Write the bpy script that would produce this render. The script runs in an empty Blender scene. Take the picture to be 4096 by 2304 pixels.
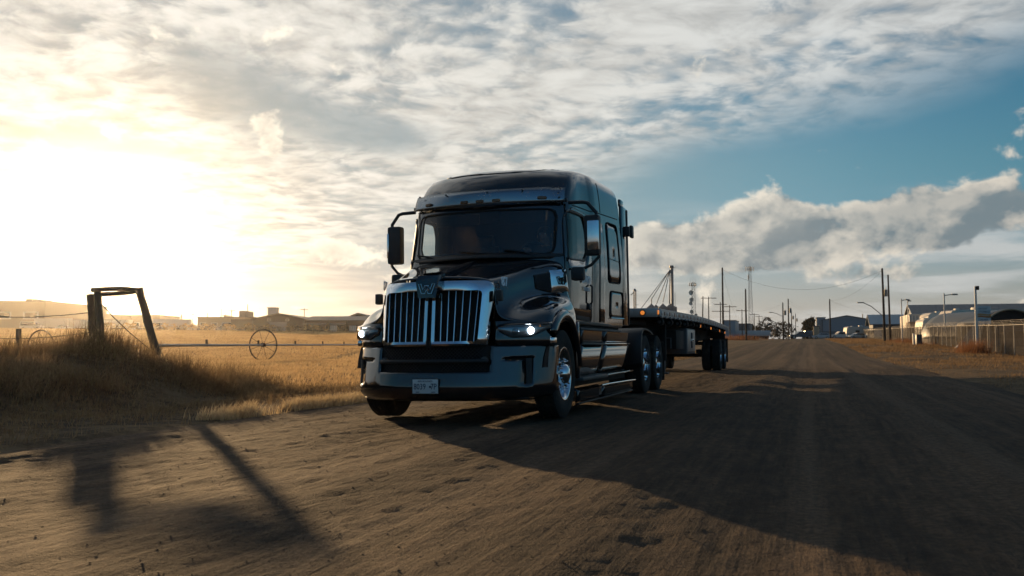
import bpy, bmesh, math, random
import numpy as np
from mathutils import Vector, Matrix, noise as mnoise
R = math.radians
scene = bpy.context.scene
COL = scene.collection

# ------------------------------------------------------------------ camera
CAM = Vector((3.94, -10.72, 0.89)); YAW = R(18.25); PITCH = R(3.60)
cam_d = bpy.data.cameras.new('camera'); cam = bpy.data.objects.new('camera', cam_d); COL.objects.link(cam)
cam.location = CAM; cam.rotation_euler = (math.pi/2 + PITCH, 0, YAW)
cam_d.sensor_width = 36; cam_d.lens = 36*3577.6/4096; cam_d.clip_start = .05; cam_d.clip_end = 6000
cam_d.dof.use_dof = True; cam_d.dof.focus_distance = 11.0; cam_d.dof.aperture_fstop = 4.0
scene.camera = cam
FWD = Vector((-math.sin(YAW), math.cos(YAW), 0)); RGT = Vector((math.cos(YAW), math.sin(YAW), 0))

# ------------------------------------------------------------------ exposure
vs = scene.view_settings
vs.view_transform = 'Standard'; vs.look = 'None'; vs.gamma = 1; vs.use_curve_mapping = False
vs.exposure = 0.85
scene.display_settings.display_device = 'sRGB'
cy = scene.cycles
cy.use_denoising = True; cy.denoiser = 'OPENIMAGEDENOISE'
cy.max_bounces = 8; cy.diffuse_bounces = 3; cy.glossy_bounces = 4; cy.transmission_bounces = 6
cy.transparent_max_bounces = 16; cy.volume_bounces = 0; cy.sample_clamp_indirect = 6
cy.use_adaptive_sampling = True; cy.adaptive_threshold = 0.015

# ------------------------------------------------------------------ node expression helper
class S:
    """a socket with arithmetic"""
    def __init__(s, nt, k): s.nt, s.k = nt, k
    def _m(s, op, *o, clamp=False):
        n = s.nt.nodes.new('ShaderNodeMath'); n.operation = op; n.use_clamp = clamp
        for i, v in enumerate((s,)+o):
            if isinstance(v, S): s.nt.links.new(v.k, n.inputs[i])
            else: n.inputs[i].default_value = v
        return S(s.nt, n.outputs[0])
    def __add__(s, o): return s._m('ADD', o)
    __radd__ = __add__
    def __mul__(s, o): return s._m('MULTIPLY', o)
    __rmul__ = __mul__
    def __sub__(s, o): return s._m('SUBTRACT', o)
    def __rsub__(s, o): return (s*-1.0)+o
    def __truediv__(s, o): return s._m('DIVIDE', o)
    def rdiv(s, o):
        n = s.nt.nodes.new('ShaderNodeMath'); n.operation = 'DIVIDE'; n.inputs[0].default_value = o
        s.nt.links.new(s.k, n.inputs[1]); return S(s.nt, n.outputs[0])
    def pw(s, o): return s._m('POWER', o)
    def f(s, op, *o): return s._m(op, *o)
    def clamp(s): return s._m('ADD', 0.0, clamp=True)
    def ss(s, a, b, lo=0., hi=1., mode='SMOOTHSTEP'):
        n = s.nt.nodes.new('ShaderNodeMapRange'); n.interpolation_type = mode
        s.nt.links.new(s.k, n.inputs[0])
        for i, v in zip((1, 2, 3, 4), (a, b, lo, hi)): n.inputs[i].default_value = v
        return S(s.nt, n.outputs[0])
def xyz(nt, x, y, z):
    n = nt.nodes.new('ShaderNodeCombineXYZ')
    for i, v in enumerate((x, y, z)):
        if isinstance(v, S): nt.links.new(v.k, n.inputs[i])
        else: n.inputs[i].default_value = v
    return S(nt, n.outputs[0])
def sep(nt, v):
    n = nt.nodes.new('ShaderNodeSeparateXYZ'); nt.links.new(v.k, n.inputs[0])
    return [S(nt, o) for o in n.outputs]
def dot(nt, v, c):
    n = nt.nodes.new('ShaderNodeVectorMath'); n.operation = 'DOT_PRODUCT'
    nt.links.new(v.k, n.inputs[0]); n.inputs[1].default_value = c
    return S(nt, n.outputs['Value'])
def noise(nt, v, scale, detail=4, rough=.55, dist=0., lac=2., col=False, typ='FBM'):
    n = nt.nodes.new('ShaderNodeTexNoise'); n.noise_dimensions = '3D'; n.noise_type = typ
    if v is not None: nt.links.new(v.k, n.inputs['Vector'])
    n.inputs['Scale'].default_value = scale; n.inputs['Detail'].default_value = detail
    n.inputs['Roughness'].default_value = rough; n.inputs['Distortion'].default_value = dist
    n.inputs['Lacunarity'].default_value = lac
    return S(nt, n.outputs['Color' if col else 'Fac'])
def voro(nt, v, scale, feature='F1', smooth=None, out='Distance'):
    n = nt.nodes.new('ShaderNodeTexVoronoi'); n.feature = feature
    nt.links.new(v.k, n.inputs['Vector']); n.inputs['Scale'].default_value = scale
    if smooth is not None: n.inputs['Smoothness'].default_value = smooth
    return S(nt, n.outputs[out])
def mixc(nt, f, a, b, blend='MIX'):
    n = nt.nodes.new('ShaderNodeMix'); n.data_type = 'RGBA'; n.blend_type = blend
    for i, v in ((0, f), (6, a), (7, b)):
        if isinstance(v, S): nt.links.new(v.k, n.inputs[i])
        else: n.inputs[i].default_value = v if i == 0 else (tuple(v)+(1,) if len(v) == 3 else v)
    return S(nt, n.outputs[2])

# ------------------------------------------------------------------ sun direction, sky
SUN = Vector((-0.6820, 0.7215, 0.1200)).normalized()
SUN_EL = math.asin(SUN.z); SUN_AZ = math.atan2(SUN.x, SUN.y)      # azimuth clockwise from +Y
world = bpy.data.worlds.new('World'); scene.world = world; world.use_nodes = True
wt = world.node_tree; wt.nodes.clear()
def build_world():
    nt = wt
    tc = nt.nodes.new('ShaderNodeTexCoord'); D = S(nt, tc.outputs['Generated'])
    sky = nt.nodes.new('ShaderNodeTexSky'); sky.sky_type = 'NISHITA'; sky.sun_disc = False
    sky.sun_elevation = SUN_EL; sky.sun_rotation = SUN_AZ
    sky.altitude = 0; sky.air_density = 1.1; sky.dust_density = .45; sky.ozone_density = 2.2
    base = S(nt, sky.outputs[0])
    x, y, z = sep(nt, D)
    a = dot(nt, D, RGT); b = dot(nt, D, FWD)
    az = a.f('ARCTAN2', b); el = z.f('ARCSINE')
    cs = dot(nt, D, SUN).clamp(); th = cs.f('ARCCOSINE')              # angle from the sun
    zz = z.f('MAXIMUM', 0.012)
    px = a/(zz+.10); py = b/(zz+.10)
    P = xyz(nt, px, py, 0.)
    up = el.ss(-.01, .02)
    # --- high rippled sheet: a band of altocumulus, clear beyond its edges
    sd = (px-.46)*-.755 + (py-3.43)*-.656
    big = noise(nt, P, .75, 3, .5)
    sd2 = sd + (big-.5)*1.0
    cover = sd2.ss(-.16, .45)
    rip = noise(nt, xyz(nt, px + big*.8, py*.95, 3.1), 8.5, 5, .58, .25)
    cell = voro(nt, xyz(nt, px+rip*.12, py+rip*.12, .7), 16., 'SMOOTH_F1', .7)
    mid = noise(nt, xyz(nt, px, py*.9, 9.), 1.9, 3, .5)
    sheet_d = (rip-.5)*2.1 + (.36-cell)*.75 + (mid-.47)*2.0 + .74
    sheet = cover * sheet_d.ss(-.15, .95)
    # the clear hole left of the middle and the thin patches right at the top
    def blob(az0, el0, sa, se, rot=0.):
        c, s_ = math.cos(R(rot)), math.sin(R(rot)); A0, E0 = R(az0), R(el0); sa, se = R(sa), R(se)
        def ma(u, k, w): return u._m('MULTIPLY_ADD', k, w)
        if rot == 0.:
            p_ = ma(az, 1/sa, -A0/sa); q_ = ma(el, 1/se, -E0/se)
        else:
            p_ = ma(az, c/sa, ma(el, s_/sa, -(A0*c+E0*s_)/sa))
            q_ = ma(el, c/se, ma(az, -s_/se, -(E0*c-A0*s_)/se))
        e = ma(p_, p_, q_*q_)
        n = nt.nodes.new('ShaderNodeMath'); n.operation = 'POWER'; n.inputs[0].default_value = .36788
        nt.links.new(e.k, n.inputs[1]); return S(nt, n.outputs[0])
    wob = noise(nt, xyz(nt, az, el, 2.), 9., 4, .6) - .5
    hole = blob(-17.3, 15.4, 6.6, 2.9, -17) + blob(-9, 13.3, 4.5, 1.4, -8) + blob(-25.5, 11.7, 6.0, .75, -3)
    sheet = sheet * (1.0 - (hole + wob*.7).ss(.18, .95)*.85)
    away = th.ss(R(92), R(54))                                      # the far half of the sky is mostly clear
    sheet = sheet*(th.ss(R(80), R(50))*.95+.05)
    # --- thin streaks low down
    st = noise(nt, xyz(nt, az*1.0, el*9., 4.), 5.5, 5, .55, .2)
    streak = st.ss(.42, .66) * el.ss(.004, .02) * el.ss(.17, .09) * (away*.80+.05)
    # --- cumulus: a bank on the right, tatters elsewhere
    def cum(off):
        A = az + off[0]; E_ = el + off[1]
        v1 = noise(nt, xyz(nt, A, E_*1.35, 7.3), 13., 7, .56, .15)
        return v1
    n0 = cum((0, 0)); n1 = cum((-.010, .013))
    bank = (blob(21, 7.5, 7.0, 1.7, 2) + blob(13.5, 6.3, 4.5, 1.8, 0) + blob(28, 7.3, 4., 1.5, 0) + blob(9, 6.6, 3.5, 1.9)*.9
            + blob(23.5, 8.8, 2.5, .9, 5)*.35 + blob(22.5, 4.1, 7.0, .7)*.55 + blob(19.6, 11.4, 1.2, .8, 30)*.52
            + blob(13., 3.2, 3.2, .7)*.45 + blob(11.6, 1.9, 2.4, .55)*.5 + blob(26, 1.9, 3.2, .55)*.5 + blob(28.6, 2.3, 1.6, .4)*.4
            + blob(-11.5, 5.9, 2.4, .95)*.82 + blob(-15.6, 13.6, 1.5, 1.0, 20)*.80 + blob(-15.2, 12.0, 1.0, .9)*.72 + blob(-18.6, 15.6, 1.2, 1.1, -30)*.75
            + blob(-12.8, 13.9, 1.5, .8, -30)*.70 + blob(-24.0, 12.6, 2.0, .9, -25)*.62 + blob(-25, 10.9, 2.6, .6)*.6 + blob(-8.6, 1.9, 2.5, .5)*.6
            + blob(-5.2, 7.6, 1.2, .6)*.5 + blob(-13, 2.3, 2.4, .25)*.5 + blob(-7, 4.3, 3.5, .35)*.4 + blob(29.6, 12.8, .8, .4, 20)*.5
            + blob(5.0, 12.6, 2.6, 1.1)*.35 + blob(15, 5.3, 5.5, .9)*.65 + blob(25, 5.9, 6, .8)*.55)
    g0 = (n0-.5)*4.2 + bank*1.25 - .25
    dens = g0.ss(.36, .80)*el.ss(.0, .02)
    core = (bank*.6 + (n0-.5)*2.2).ss(.30, .80)
    lit = ((n0-n1)*6.5 + .50).clamp()
    # --- colours: scattered light is warm round the sun and cool away from it
    s6 = th/R(5.0); glow = (s6*s6*-1.).f('EXPONENT')
    aur = (th/R(14.)*-1.).f('EXPONENT')
    K = 0.053                                                        # Background strength in the advised range
    warm = mixc(nt, th.ss(R(4), R(60)), (1.0, .955, .86), (.82, .84, .83))
    fs = aur*.20 + .375                                              # forward scattering in cloud
    def rgb(col, s_):
        n = nt.nodes.new('ShaderNodeVectorMath'); n.operation = 'SCALE'
        nt.links.new(col.k, n.inputs[0])
        if isinstance(s_, S): nt.links.new(s_.k, n.inputs['Scale'])
        else: n.inputs['Scale'].default_value = s_
        return S(nt, n.outputs[0])
    sheetc = rgb(warm, fs*(rip.ss(.3, .7)*.42+.80)/K)
    skyc = mixc(nt, el.ss(.0, .16), base, mixc(nt, 1.0, base, (.40, .90, 1.08), 'MULTIPLY'))
    skyc = mixc(nt, el.ss(.20, .03)*.9, skyc, mixc(nt, 1.0, skyc, (.88, .83, 1.30), 'MULTIPLY'))
    skyc = mixc(nt, th.ss(R(70), R(120)), skyc, mixc(nt, 1.0, skyc, (.60, .95, 1.35), 'MULTIPLY'))
    skyc = rgb(skyc, th.ss(R(4), R(45), .28, 1.0))
    hz = (el.f('MAXIMUM', 0.)/R(4.2)*-1.).f('EXPONENT')
    hazec = rgb(mixc(nt, th.ss(R(6), R(42)), (1.0, .89, .70), (.76, .775, .765)), (aur*.26 + .335)/K)
    hazec = mixc(nt, th.ss(R(50), R(74)), hazec, tuple(c/K for c in (.075, .135, .19)))
    c = mixc(nt, hz*(th.ss(R(44), R(76), .92, .42)), skyc, hazec)
    veil = th.ss(R(55), R(14))*.55
    c = mixc(nt, veil, c, rgb(mixc(nt, th.ss(R(5), R(16)), (1.0, .95, .86), (.80, .865, .90)), fs*.80/K))
    c = mixc(nt, streak, c, rgb(warm, (fs+.01)/K))
    c = mixc(nt, sheet*.93, c, sheetc)
    lo = mixc(nt, th.ss(R(8), R(50)), (.33, .31, .28), (.100, .128, .142))
    hi = mixc(nt, th.ss(R(8), R(60)), (.66, .61, .51), (.45, .40, .335))
    cumc = mixc(nt, (lit*(1.0-core*.62) + (n0-.5)*.9).clamp(), lo, hi)
    c = mixc(nt, dens*.94, c, rgb(cumc, 1.0/K))
    # aureole of the low sun through the haze
    n = nt.nodes.new('ShaderNodeVectorMath'); n.operation = 'ADD'
    nt.links.new(c.k, n.inputs[0])
    gl = rgb(mixc(nt, 0., (1.0, .80, .50), (1, 1, 1)), glow*.32*up/K)
    nt.links.new(gl.k, n.inputs[1])
    bg = nt.nodes.new('ShaderNodeBackground'); bg.inputs['Strength'].default_value = K
    nt.links.new(n.outputs[0], bg.inputs['Color'])
    out = nt.nodes.new('ShaderNodeOutputWorld'); nt.links.new(bg.outputs[0], out.inputs['Surface'])
build_world()
world.cycles.sampling_method = 'MANUAL'; world.cycles.sample_map_resolution = 1024
sun_d = bpy.data.lights.new('sun', 'SUN'); sun_o = bpy.data.objects.new('sun', sun_d); COL.objects.link(sun_o)
sun_d.energy = 3.1; sun_d.angle = R(.53); sun_d.color = (1.0, .64, .31)
sun_o.rotation_euler = (-SUN).to_track_quat('-Z', 'Y').to_euler()
sun_o.location = (0, 0, 30)
# ------------------------------------------------------------------ mesh helpers
def link(o, parent=None):
    COL.objects.link(o)
    if parent is not None: o.parent = parent
    return o
def mesh_obj(name, verts, faces, mat, parent=None, smooth=None, midx=None):
    me = bpy.data.meshes.new(name); me.from_pydata([tuple(v) for v in verts], [], [tuple(f) for f in faces])
    for m in (mat if isinstance(mat, (list, tuple)) else [mat]): me.materials.append(m)
    if midx is not None: me.polygons.foreach_set('material_index', midx)
    if smooth is not None:
        me.shade_smooth()
        if smooth < 179: me.set_sharp_from_angle(angle=R(smooth))
    me.update()
    return link(bpy.data.objects.new(name, me), parent)
def np_obj(name, V, F, mat, parent=None, smooth=False):
    """big meshes from numpy arrays (triangles or quads)"""
    me = bpy.data.meshes.new(name); k = F.shape[1]
    me.vertices.add(len(V)); me.vertices.foreach_set('co', V.astype(np.float32).ravel())
    me.loops.add(F.size); me.loops.foreach_set('vertex_index', F.astype(np.int32).ravel())
    me.polygons.add(len(F)); me.polygons.foreach_set('loop_start', np.arange(0, F.size, k, dtype=np.int32))
    me.polygons.foreach_set('use_smooth', np.full(len(F), smooth))
    me.materials.append(mat); me.update(); me.validate()
    return link(bpy.data.objects.new(name, me), parent)
def empty(name, loc=(0, 0, 0), rz=0.):
    o = bpy.data.objects.new(name, None); o.location = loc; o.rotation_euler = (0, 0, rz); o.empty_display_size = .2
    return link(o)
def tag(o, label=None, cat=None, group=None, kind=None):
    for k, v in (('label', label), ('category', cat), ('group', group), ('kind', kind)):
        if v: o[k] = v
    return o
def copy_tree(o, parent=None):
    c = o.copy(); link(c, parent)
    if parent is not None: c.matrix_parent_inverse = o.matrix_parent_inverse
    for ch in list(o.children): copy_tree(ch, c)
    return c
class MB:
    """collects boxes, tubes, lathes, prisms, strips into one mesh"""
    def __init__(s): s.v = []; s.f = []
    def add(s, V, Fs):
        b = len(s.v); s.v += [tuple(v) for v in V]; s.f += [tuple(b+i for i in f) for f in Fs]; return s
    def box(s, c, d, rot=None, bev=0.):
        bm = bmesh.new(); bmesh.ops.create_cube(bm, size=1)
        M = Matrix.Translation(c) @ (rot.to_matrix().to_4x4() if rot is not None else Matrix()) @ Matrix.Diagonal((*d, 1))
        bm.transform(Matrix.Diagonal((*d, 1)))
        if bev: bmesh.ops.bevel(bm, geom=bm.edges[:], offset=min(bev, min(d)*.45), segments=2, affect='EDGES', profile=.6)
        M2 = Matrix.Translation(c) @ (rot.to_matrix().to_4x4() if rot is not None else Matrix())
        bm.transform(M2); bm.verts.ensure_lookup_table(); bm.verts.index_update()
        s.add([v.co for v in bm.verts], [[v.index for v in f.verts] for f in bm.faces]); bm.free(); return s
    def bx(s, x0, x1, y0, y1, z0, z1, bev=0.):
        return s.box(((x0+x1)/2, (y0+y1)/2, (z0+z1)/2), (abs(x1-x0), abs(y1-y0), abs(z1-z0)), None, bev)
    def tube(s, pts, r, n=8, caps=True, closed=False):
        pts = [Vector(p) for p in pts]; m = len(pts); rr = r if isinstance(r, (list, tuple)) else [r]*m
        V = []; prev = None
        for i, p in enumerate(pts):
            if closed: t = (pts[(i+1) % m]-pts[i-1])
            else: t = pts[min(i+1, m-1)]-pts[max(i-1, 0)]
            t.normalize()
            if prev is None:
                a = Vector((0, 0, 1)) if abs(t.z) < .9 else Vector((1, 0, 0)); u = t.cross(a).normalized()
            else: u = (prev - t*prev.dot(t)).normalized()
            prev = u; w = t.cross(u)
            V += [p + (u*math.cos(2*math.pi*k/n)+w*math.sin(2*math.pi*k/n))*rr[i] for k in range(n)]
        Fs = []
        for i in range(m if closed else m-1):
            j = (i+1) % m
            Fs += [(i*n+k, i*n+(k+1) % n, j*n+(k+1) % n, j*n+k) for k in range(n)]
        if caps and not closed: Fs += [tuple(range(n))[::-1], tuple((m-1)*n+k for k in range(n))]
        return s.add(V, Fs)
    def lathe(s, prof, c=(0, 0, 0), ax='z', n=24, cap=False):
        """prof: list of (radius, along axis)"""
        V = []; m = len(prof)
        for r, h in prof:
            for k in range(n):
                ca, sa = math.cos(2*math.pi*k/n)*r, math.sin(2*math.pi*k/n)*r
                p = (ca, sa, h) if ax == 'z' else ((h, ca, sa) if ax == 'x' else (sa, h, ca))
                V.append((p[0]+c[0], p[1]+c[1], p[2]+c[2]))
        Fs = [(i*n+k, i*n+(k+1) % n, (i+1)*n+(k+1) % n, (i+1)*n+k) for i in range(m-1) for k in range(n)]
        if cap: Fs += [tuple(range(n))[::-1], tuple((m-1)*n+k for k in range(n))]
        return s.add(V, Fs)
    def prism(s, pts, d):
        """closed polygon of 3d points extruded by vector d"""
        n = len(pts); V = [Vector(p) for p in pts]; W = [p+Vector(d) for p in V]
        return s.add(V+W, [tuple(range(n))[::-1], tuple(range(n, 2*n))]+[(k, (k+1) % n, n+(k+1) % n, n+k) for k in range(n)])
    def grid(s, rows, close=False):
        n = len(rows[0]); V = [p for r in rows for p in r]
        Fs = [(i*n+k, i*n+(k+1) % n, (i+1)*n+(k+1) % n, (i+1)*n+k) for i in range(len(rows)-1) for k in range(n if close else n-1)]
        return s.add(V, Fs)
    def build(s, name, mat, parent=None, smooth=35, solid=0., sub=0, off=-1.):
        o = mesh_obj(name, s.v, s.f, mat, parent, smooth)
        bm = bmesh.new(); bm.from_mesh(o.data); bmesh.ops.recalc_face_normals(bm, faces=bm.faces); bm.to_mesh(o.data); bm.free()
        if sub:
            m = o.modifiers.new('sub', 'SUBSURF'); m.levels = m.render_levels = sub
        if solid:
            m = o.modifiers.new('solid', 'SOLIDIFY'); m.thickness = solid; m.offset = off
        return o
def lerp(a, b, t): return a+(b-a)*t
def sstep(a, b, x):
    t = np.clip((np.asarray(x, float)-a)/(b-a), 0, 1); return t*t*(3-2*t)
def vnoise(x, y, seed=0):
    """value noise, vectorised"""
    x = np.asarray(x, float); y = np.asarray(y, float)
    xi = np.floor(x).astype(np.int64); yi = np.floor(y).astype(np.int64); xf = x-xi; yf = y-yi
    def h(i, j):
        k = (i*374761393 + j*668265263 + seed*982451653) & 0x7fffffff
        k = ((k ^ (k >> 13))*1274126177) & 0x7fffffff
        return ((k ^ (k >> 16)) & 0xffff)/65535.
    u = xf*xf*(3-2*xf); v = yf*yf*(3-2*yf)
    return (h(xi, yi)*(1-u)+h(xi+1, yi)*u)*(1-v)+(h(xi, yi+1)*(1-u)+h(xi+1, yi+1)*u)*v - .5
def fbm(x, y, o=4, seed=0, g=.5):
    t = 0; a = 1.
    for i in range(o):
        t = t + a*vnoise(x, y, seed+i*17); x = x*2.03+5.1; y = y*2.03+1.7; a *= g
    return t

# ------------------------------------------------------------------ materials
def material(name):
    m = bpy.data.materials.new(name); m.use_nodes = True; nt = m.node_tree; nt.nodes.clear()
    out = nt.nodes.new('ShaderNodeOutputMaterial'); return m, nt, out
def principled(nt, out, **kw):
    p = nt.nodes.new('ShaderNodeBsdfPrincipled'); nt.links.new(p.outputs[0], out.inputs['Surface'])
    for k, v in kw.items():
        i = p.inputs[k.replace('_', ' ')]
        if isinstance(v, S): nt.links.new(v.k, i)
        else: i.default_value = (tuple(v)+(1,)) if isinstance(v, tuple) and len(v) == 3 else v
    return p
def objco(nt): return S(nt, nt.nodes.new('ShaderNodeTexCoord').outputs['Object'])
def geopos(nt): return S(nt, nt.nodes.new('ShaderNodeNewGeometry').outputs['Position'])
def bump(nt, h, strength=.3, dist=.02):
    n = nt.nodes.new('ShaderNodeBump'); n.inputs['Strength'].default_value = strength; n.inputs['Distance'].default_value = dist
    nt.links.new(h.k, n.inputs['Height']); return S(nt, n.outputs[0])
def worn(name, col, rough=.5, metal=0., dirt=(.09, .075, .06), amount=.25, scale=3., bumps=0., spec=.5, coat=0., rvar=.12, cvar=.12, bscale=60.):
    """painted or bare surface with uneven gloss, tone and dust"""
    m, nt, out = material(name); P = objco(nt)
    n1 = noise(nt, P, scale, 5, .6); n2 = noise(nt, P, scale*9, 4, .6)
    d = (n1*.65+n2*.35).ss(.62-.25*amount, .95-.25*amount)*amount*1.6
    c = mixc(nt, (n2-.5)*2*cvar+.5, tuple(x*(1-cvar) for x in col), tuple(min(1, x*(1+cvar)) for x in col))
    c = mixc(nt, d.clamp(), c, dirt)
    rg = ((n1-.5)*2*rvar + rough + d*.45).clamp()
    kw = dict(Base_Color=c, Roughness=rg, Metallic=metal, Specular_IOR_Level=spec)
    if coat: kw.update(Coat_Weight=coat, Coat_Roughness=.04)
    if metal: kw['Metallic'] = (1.0-d.clamp()*.8)*metal
    if bumps: kw['Normal'] = bump(nt, noise(nt, P, bscale, 4, .6), bumps, .004)
    principled(nt, out, **kw); return m
def lamp_mat(name, col, e):
    m, nt, out = material(name); p = principled(nt, out, Base_Color=col, Roughness=.2, Emission_Color=col, Emission_Strength=e); return m
def grass_mat(name, c1, c2, trans=.5, scale=.6):
    m, nt, out = material(name); P = geopos(nt)
    n1 = noise(nt, P, scale, 4, .6); n2 = noise(nt, P, 23., 2, .5)
    c = mixc(nt, (n1*.6+n2*.4).ss(.32, .68), c1, c2)
    d = nt.nodes.new('ShaderNodeBsdfDiffuse'); t = nt.nodes.new('ShaderNodeBsdfTranslucent'); mx = nt.nodes.new('ShaderNodeMixShader')
    nt.links.new(c.k, d.inputs[0]); nt.links.new(c.k, t.inputs[0]); mx.inputs[0].default_value = trans
    nt.links.new(d.outputs[0], mx.inputs[1]); nt.links.new(t.outputs[0], mx.inputs[2]); nt.links.new(mx.outputs[0], out.inputs['Surface'])
    return m

# ------------------------------------------------------------------ terrain
def terr(x, y):
    """height of the natural ground"""
    x = np.asarray(x, float); y = np.asarray(y, float)
    d = (x-CAM.x)*FWD.x+(y-CAM.y)*FWD.y; l = (x-CAM.x)*RGT.x+(y-CAM.y)*RGT.y
    s_ = np.clip(l/np.maximum(d, 6.), -.8, .8)
    zr = np.interp(d, [0, 40, 52, 62, 105, 230, 400, 3000], [0, 0, .04, .17, .92, 2.33, 2.9, 3.2])
    t = np.clip((d-58)/142, 0, 1)**1.2
    zl = -.1*sstep(20, 40, d) + (3.25-2.25*s_)*t
    w = sstep(-.13, .02, s_)
    z = zl*(1-w)+zr*w
    # road crown, falling to the left verge
    z = z - .014*np.clip(1.2-x, 0, 3.2)*sstep(-14, -4, x)
    # earth berm along the left verge
    h = sstep(-5.0, -7.6, x)*sstep(-11.5, -8.6, x)
    h = h*sstep(5.2, 1.2, y+.35*(x+8)+1.3*vnoise(x*.6, y*.6, 9))*sstep(-60, -20, y)
    z = z + h*(.86+.30*vnoise(x*.5, y*.33, 4)+.12*vnoise(x*1.7, y*1.7, 5))
    # uneven right verge
    vr = sstep(7.4, 9.5, x)*sstep(17.5, 13, x)*sstep(200, 60, y)
    z = z + vr*(.10*vnoise(x*.35, y*.12, 2)+.06*vnoise(x*.9, y*.5, 3)+.05)
    left = sstep(-2.7, -4.2, x)
    return z + left*.05*vnoise(x*.8, y*.8, 6)*sstep(60, 20, d)
def tz(x, y): return float(terr(x, y))
def loc(u, d, dz=0.):
    """a place d metres ahead at a bearing, on the ground"""
    p = CAM + FWD*d + RGT*((u-2048)/3577.6*d); return Vector((p.x, p.y, tz(p.x, p.y)+dz))
def grow(a, b, fine, ratio, lo, hi):
    """fine spacing between a and b, growing outside"""
    c = list(np.arange(a, b+1e-6, fine)); s_ = fine; v = c[0]
    while v > lo: s_ *= ratio; v -= s_; c.insert(0, v)
    s_ = fine; v = c[-1]
    while v < hi: s_ *= ratio; v += s_; c.append(v)
    return np.array(c)
def sheet(name, xs, ys, zf, mat, smooth=True):
    X, Y = np.meshgrid(xs, ys); Z = zf(X, Y); V = np.stack([X.ravel(), Y.ravel(), Z.ravel()], 1); n = len(xs)
    i = np.arange(len(ys)-1)[:, None]*n+np.arange(n-1)[None, :]; i = i.ravel()
    return np_obj(name, V, np.stack([i, i+1, i+n+1, i+n], 1), mat, None, smooth)

def ground_material():
    m, nt, out = material('dry_ground'); P = geopos(nt); x, y, z = sep(nt, P)
    n1 = noise(nt, P, .35, 5, .6); n2 = noise(nt, P, 4., 5, .65); n3 = noise(nt, P, 40., 3, .6)
    rows = noise(nt, xyz(nt, x*.25, y*2.2, z), 1.0, 3, .5)
    straw = mixc(nt, (n2*.5+rows*.5).ss(.35, .65), (.10, .068, .036), (.20, .14, .078))
    soil = mixc(nt, n3, (.038, .028, .02), (.07, .052, .036))
    c = mixc(nt, (n1*.6+n2*.4).ss(.36, .56), soil, straw)
    h = n2*.5+n3*.5
    principled(nt, out, Base_Color=c, Roughness=.95, Specular_IOR_Level=.12, Normal=bump(nt, h, .9, .12)); return m
def road_material():
    m, nt, out = material('gravel_road'); P = geopos(nt); x, y, z = sep(nt, P)
    L = xyz(nt, x*1.0, y*.09, 0.)                                  # drawn out along the road by wheels
    n1 = noise(nt, L, 1.3, 4, .6); n2 = noise(nt, P, 1.1, 5, .6); n3 = noise(nt, P, 22., 4, .7); n4 = noise(nt, P, 95., 3, .6)
    st = noise(nt, xyz(nt, x, y*.35, 3.), 9., 3, .6)
    trk = noise(nt, xyz(nt, x, y*.012, 6.), 2.1, 3, .6)
    st2 = noise(nt, xyz(nt, x, y*.055, 8.), 17., 3, .6)
    tone = (n1*.20+n2*.12+st*.15+trk*.30+st2*.23)
    c = mixc(nt, tone.ss(.38, .61), (.021, .015, .0108), (.128, .082, .049))
    c = mixc(nt, trk.ss(.52, .66)*.55, c, (.155, .108, .070))
    c = mixc(nt, n4.ss(.58, .74), c, (.15, .11, .075))
    c = mixc(nt, n3.ss(.62, .40)*.5, c, (.020, .0155, .012))
    h = n3*.50+n4*.25+st*.30+st2*.55
    principled(nt, out, Base_Color=c, Roughness=.9, Specular_IOR_Level=.14, Normal=bump(nt, h, 1.0, .06)); return m
M_ground = ground_material(); M_road = road_material()

RX0, RX1 = -2.85, 7.5
xs = grow(-14, 18, .5, 1.09, -900, 900); ys = grow(-14, 60, .6, 1.06, -200, 1800)
def gz(x, y):
    inside = sstep(RX0-.15, RX0+.5, x)*sstep(RX1+.2, RX1-.6, x)*sstep(222, 214, y)
    return terr(x, y)-.10*inside+.05*fbm(x*.9, y*.9, 3, 11)*(1-inside)*sstep(80, 20, np.abs(x))
tag(sheet('ground', xs, ys, gz, M_ground), kind='structure')
def rz(x, y):
    e = np.minimum(x-(RX0-.35), (RX1+.55)-x)
    edge = -.14*sstep(.55+.5*vnoise(y*.35, x*.1, 21), -.1, e)
    lane = .018*np.cos((x-1.0)*2*math.pi/1.95)*sstep(3.9, 2.5, np.abs(x-2.3))
    rough = .024*fbm(x*.9, y*.16, 3, 31)+.013*fbm(x*2.7, y*.5, 3, 41)+.012*fbm(x*8, y*2.2, 2, 51)+.011*fbm(x*16, y*7, 2, 55)
    for xc, hh in ((-2.25, .045), (.10, .022), (2.95, .030), (5.15, .030), (6.75, .045)):
        rough = rough+hh*(.55+1.1*vnoise(y*.45, xc+x*.4, 7))*np.exp(-((x-xc-.12*vnoise(y*.2, xc, 3))/.20)**2)
    near = sstep(60, 10, np.abs(y+4))
    return terr(x, y)+.012+edge+lane+rough*(.35+.65*near)
rxs = np.arange(RX0-.35, RX1+.56, .055); rys = np.concatenate([np.arange(-150, -40, 4.), np.arange(-40, -13, .5), np.arange(-13, 6, .055), np.arange(6, 30, .16), np.arange(30, 100, .5), np.arange(100, 221, 1.5)])
tag(sheet('road', rxs, rys, rz, M_road), kind='structure')
def rtz(x, y): return rz(np.asarray(x, float), np.asarray(y, float))

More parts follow.
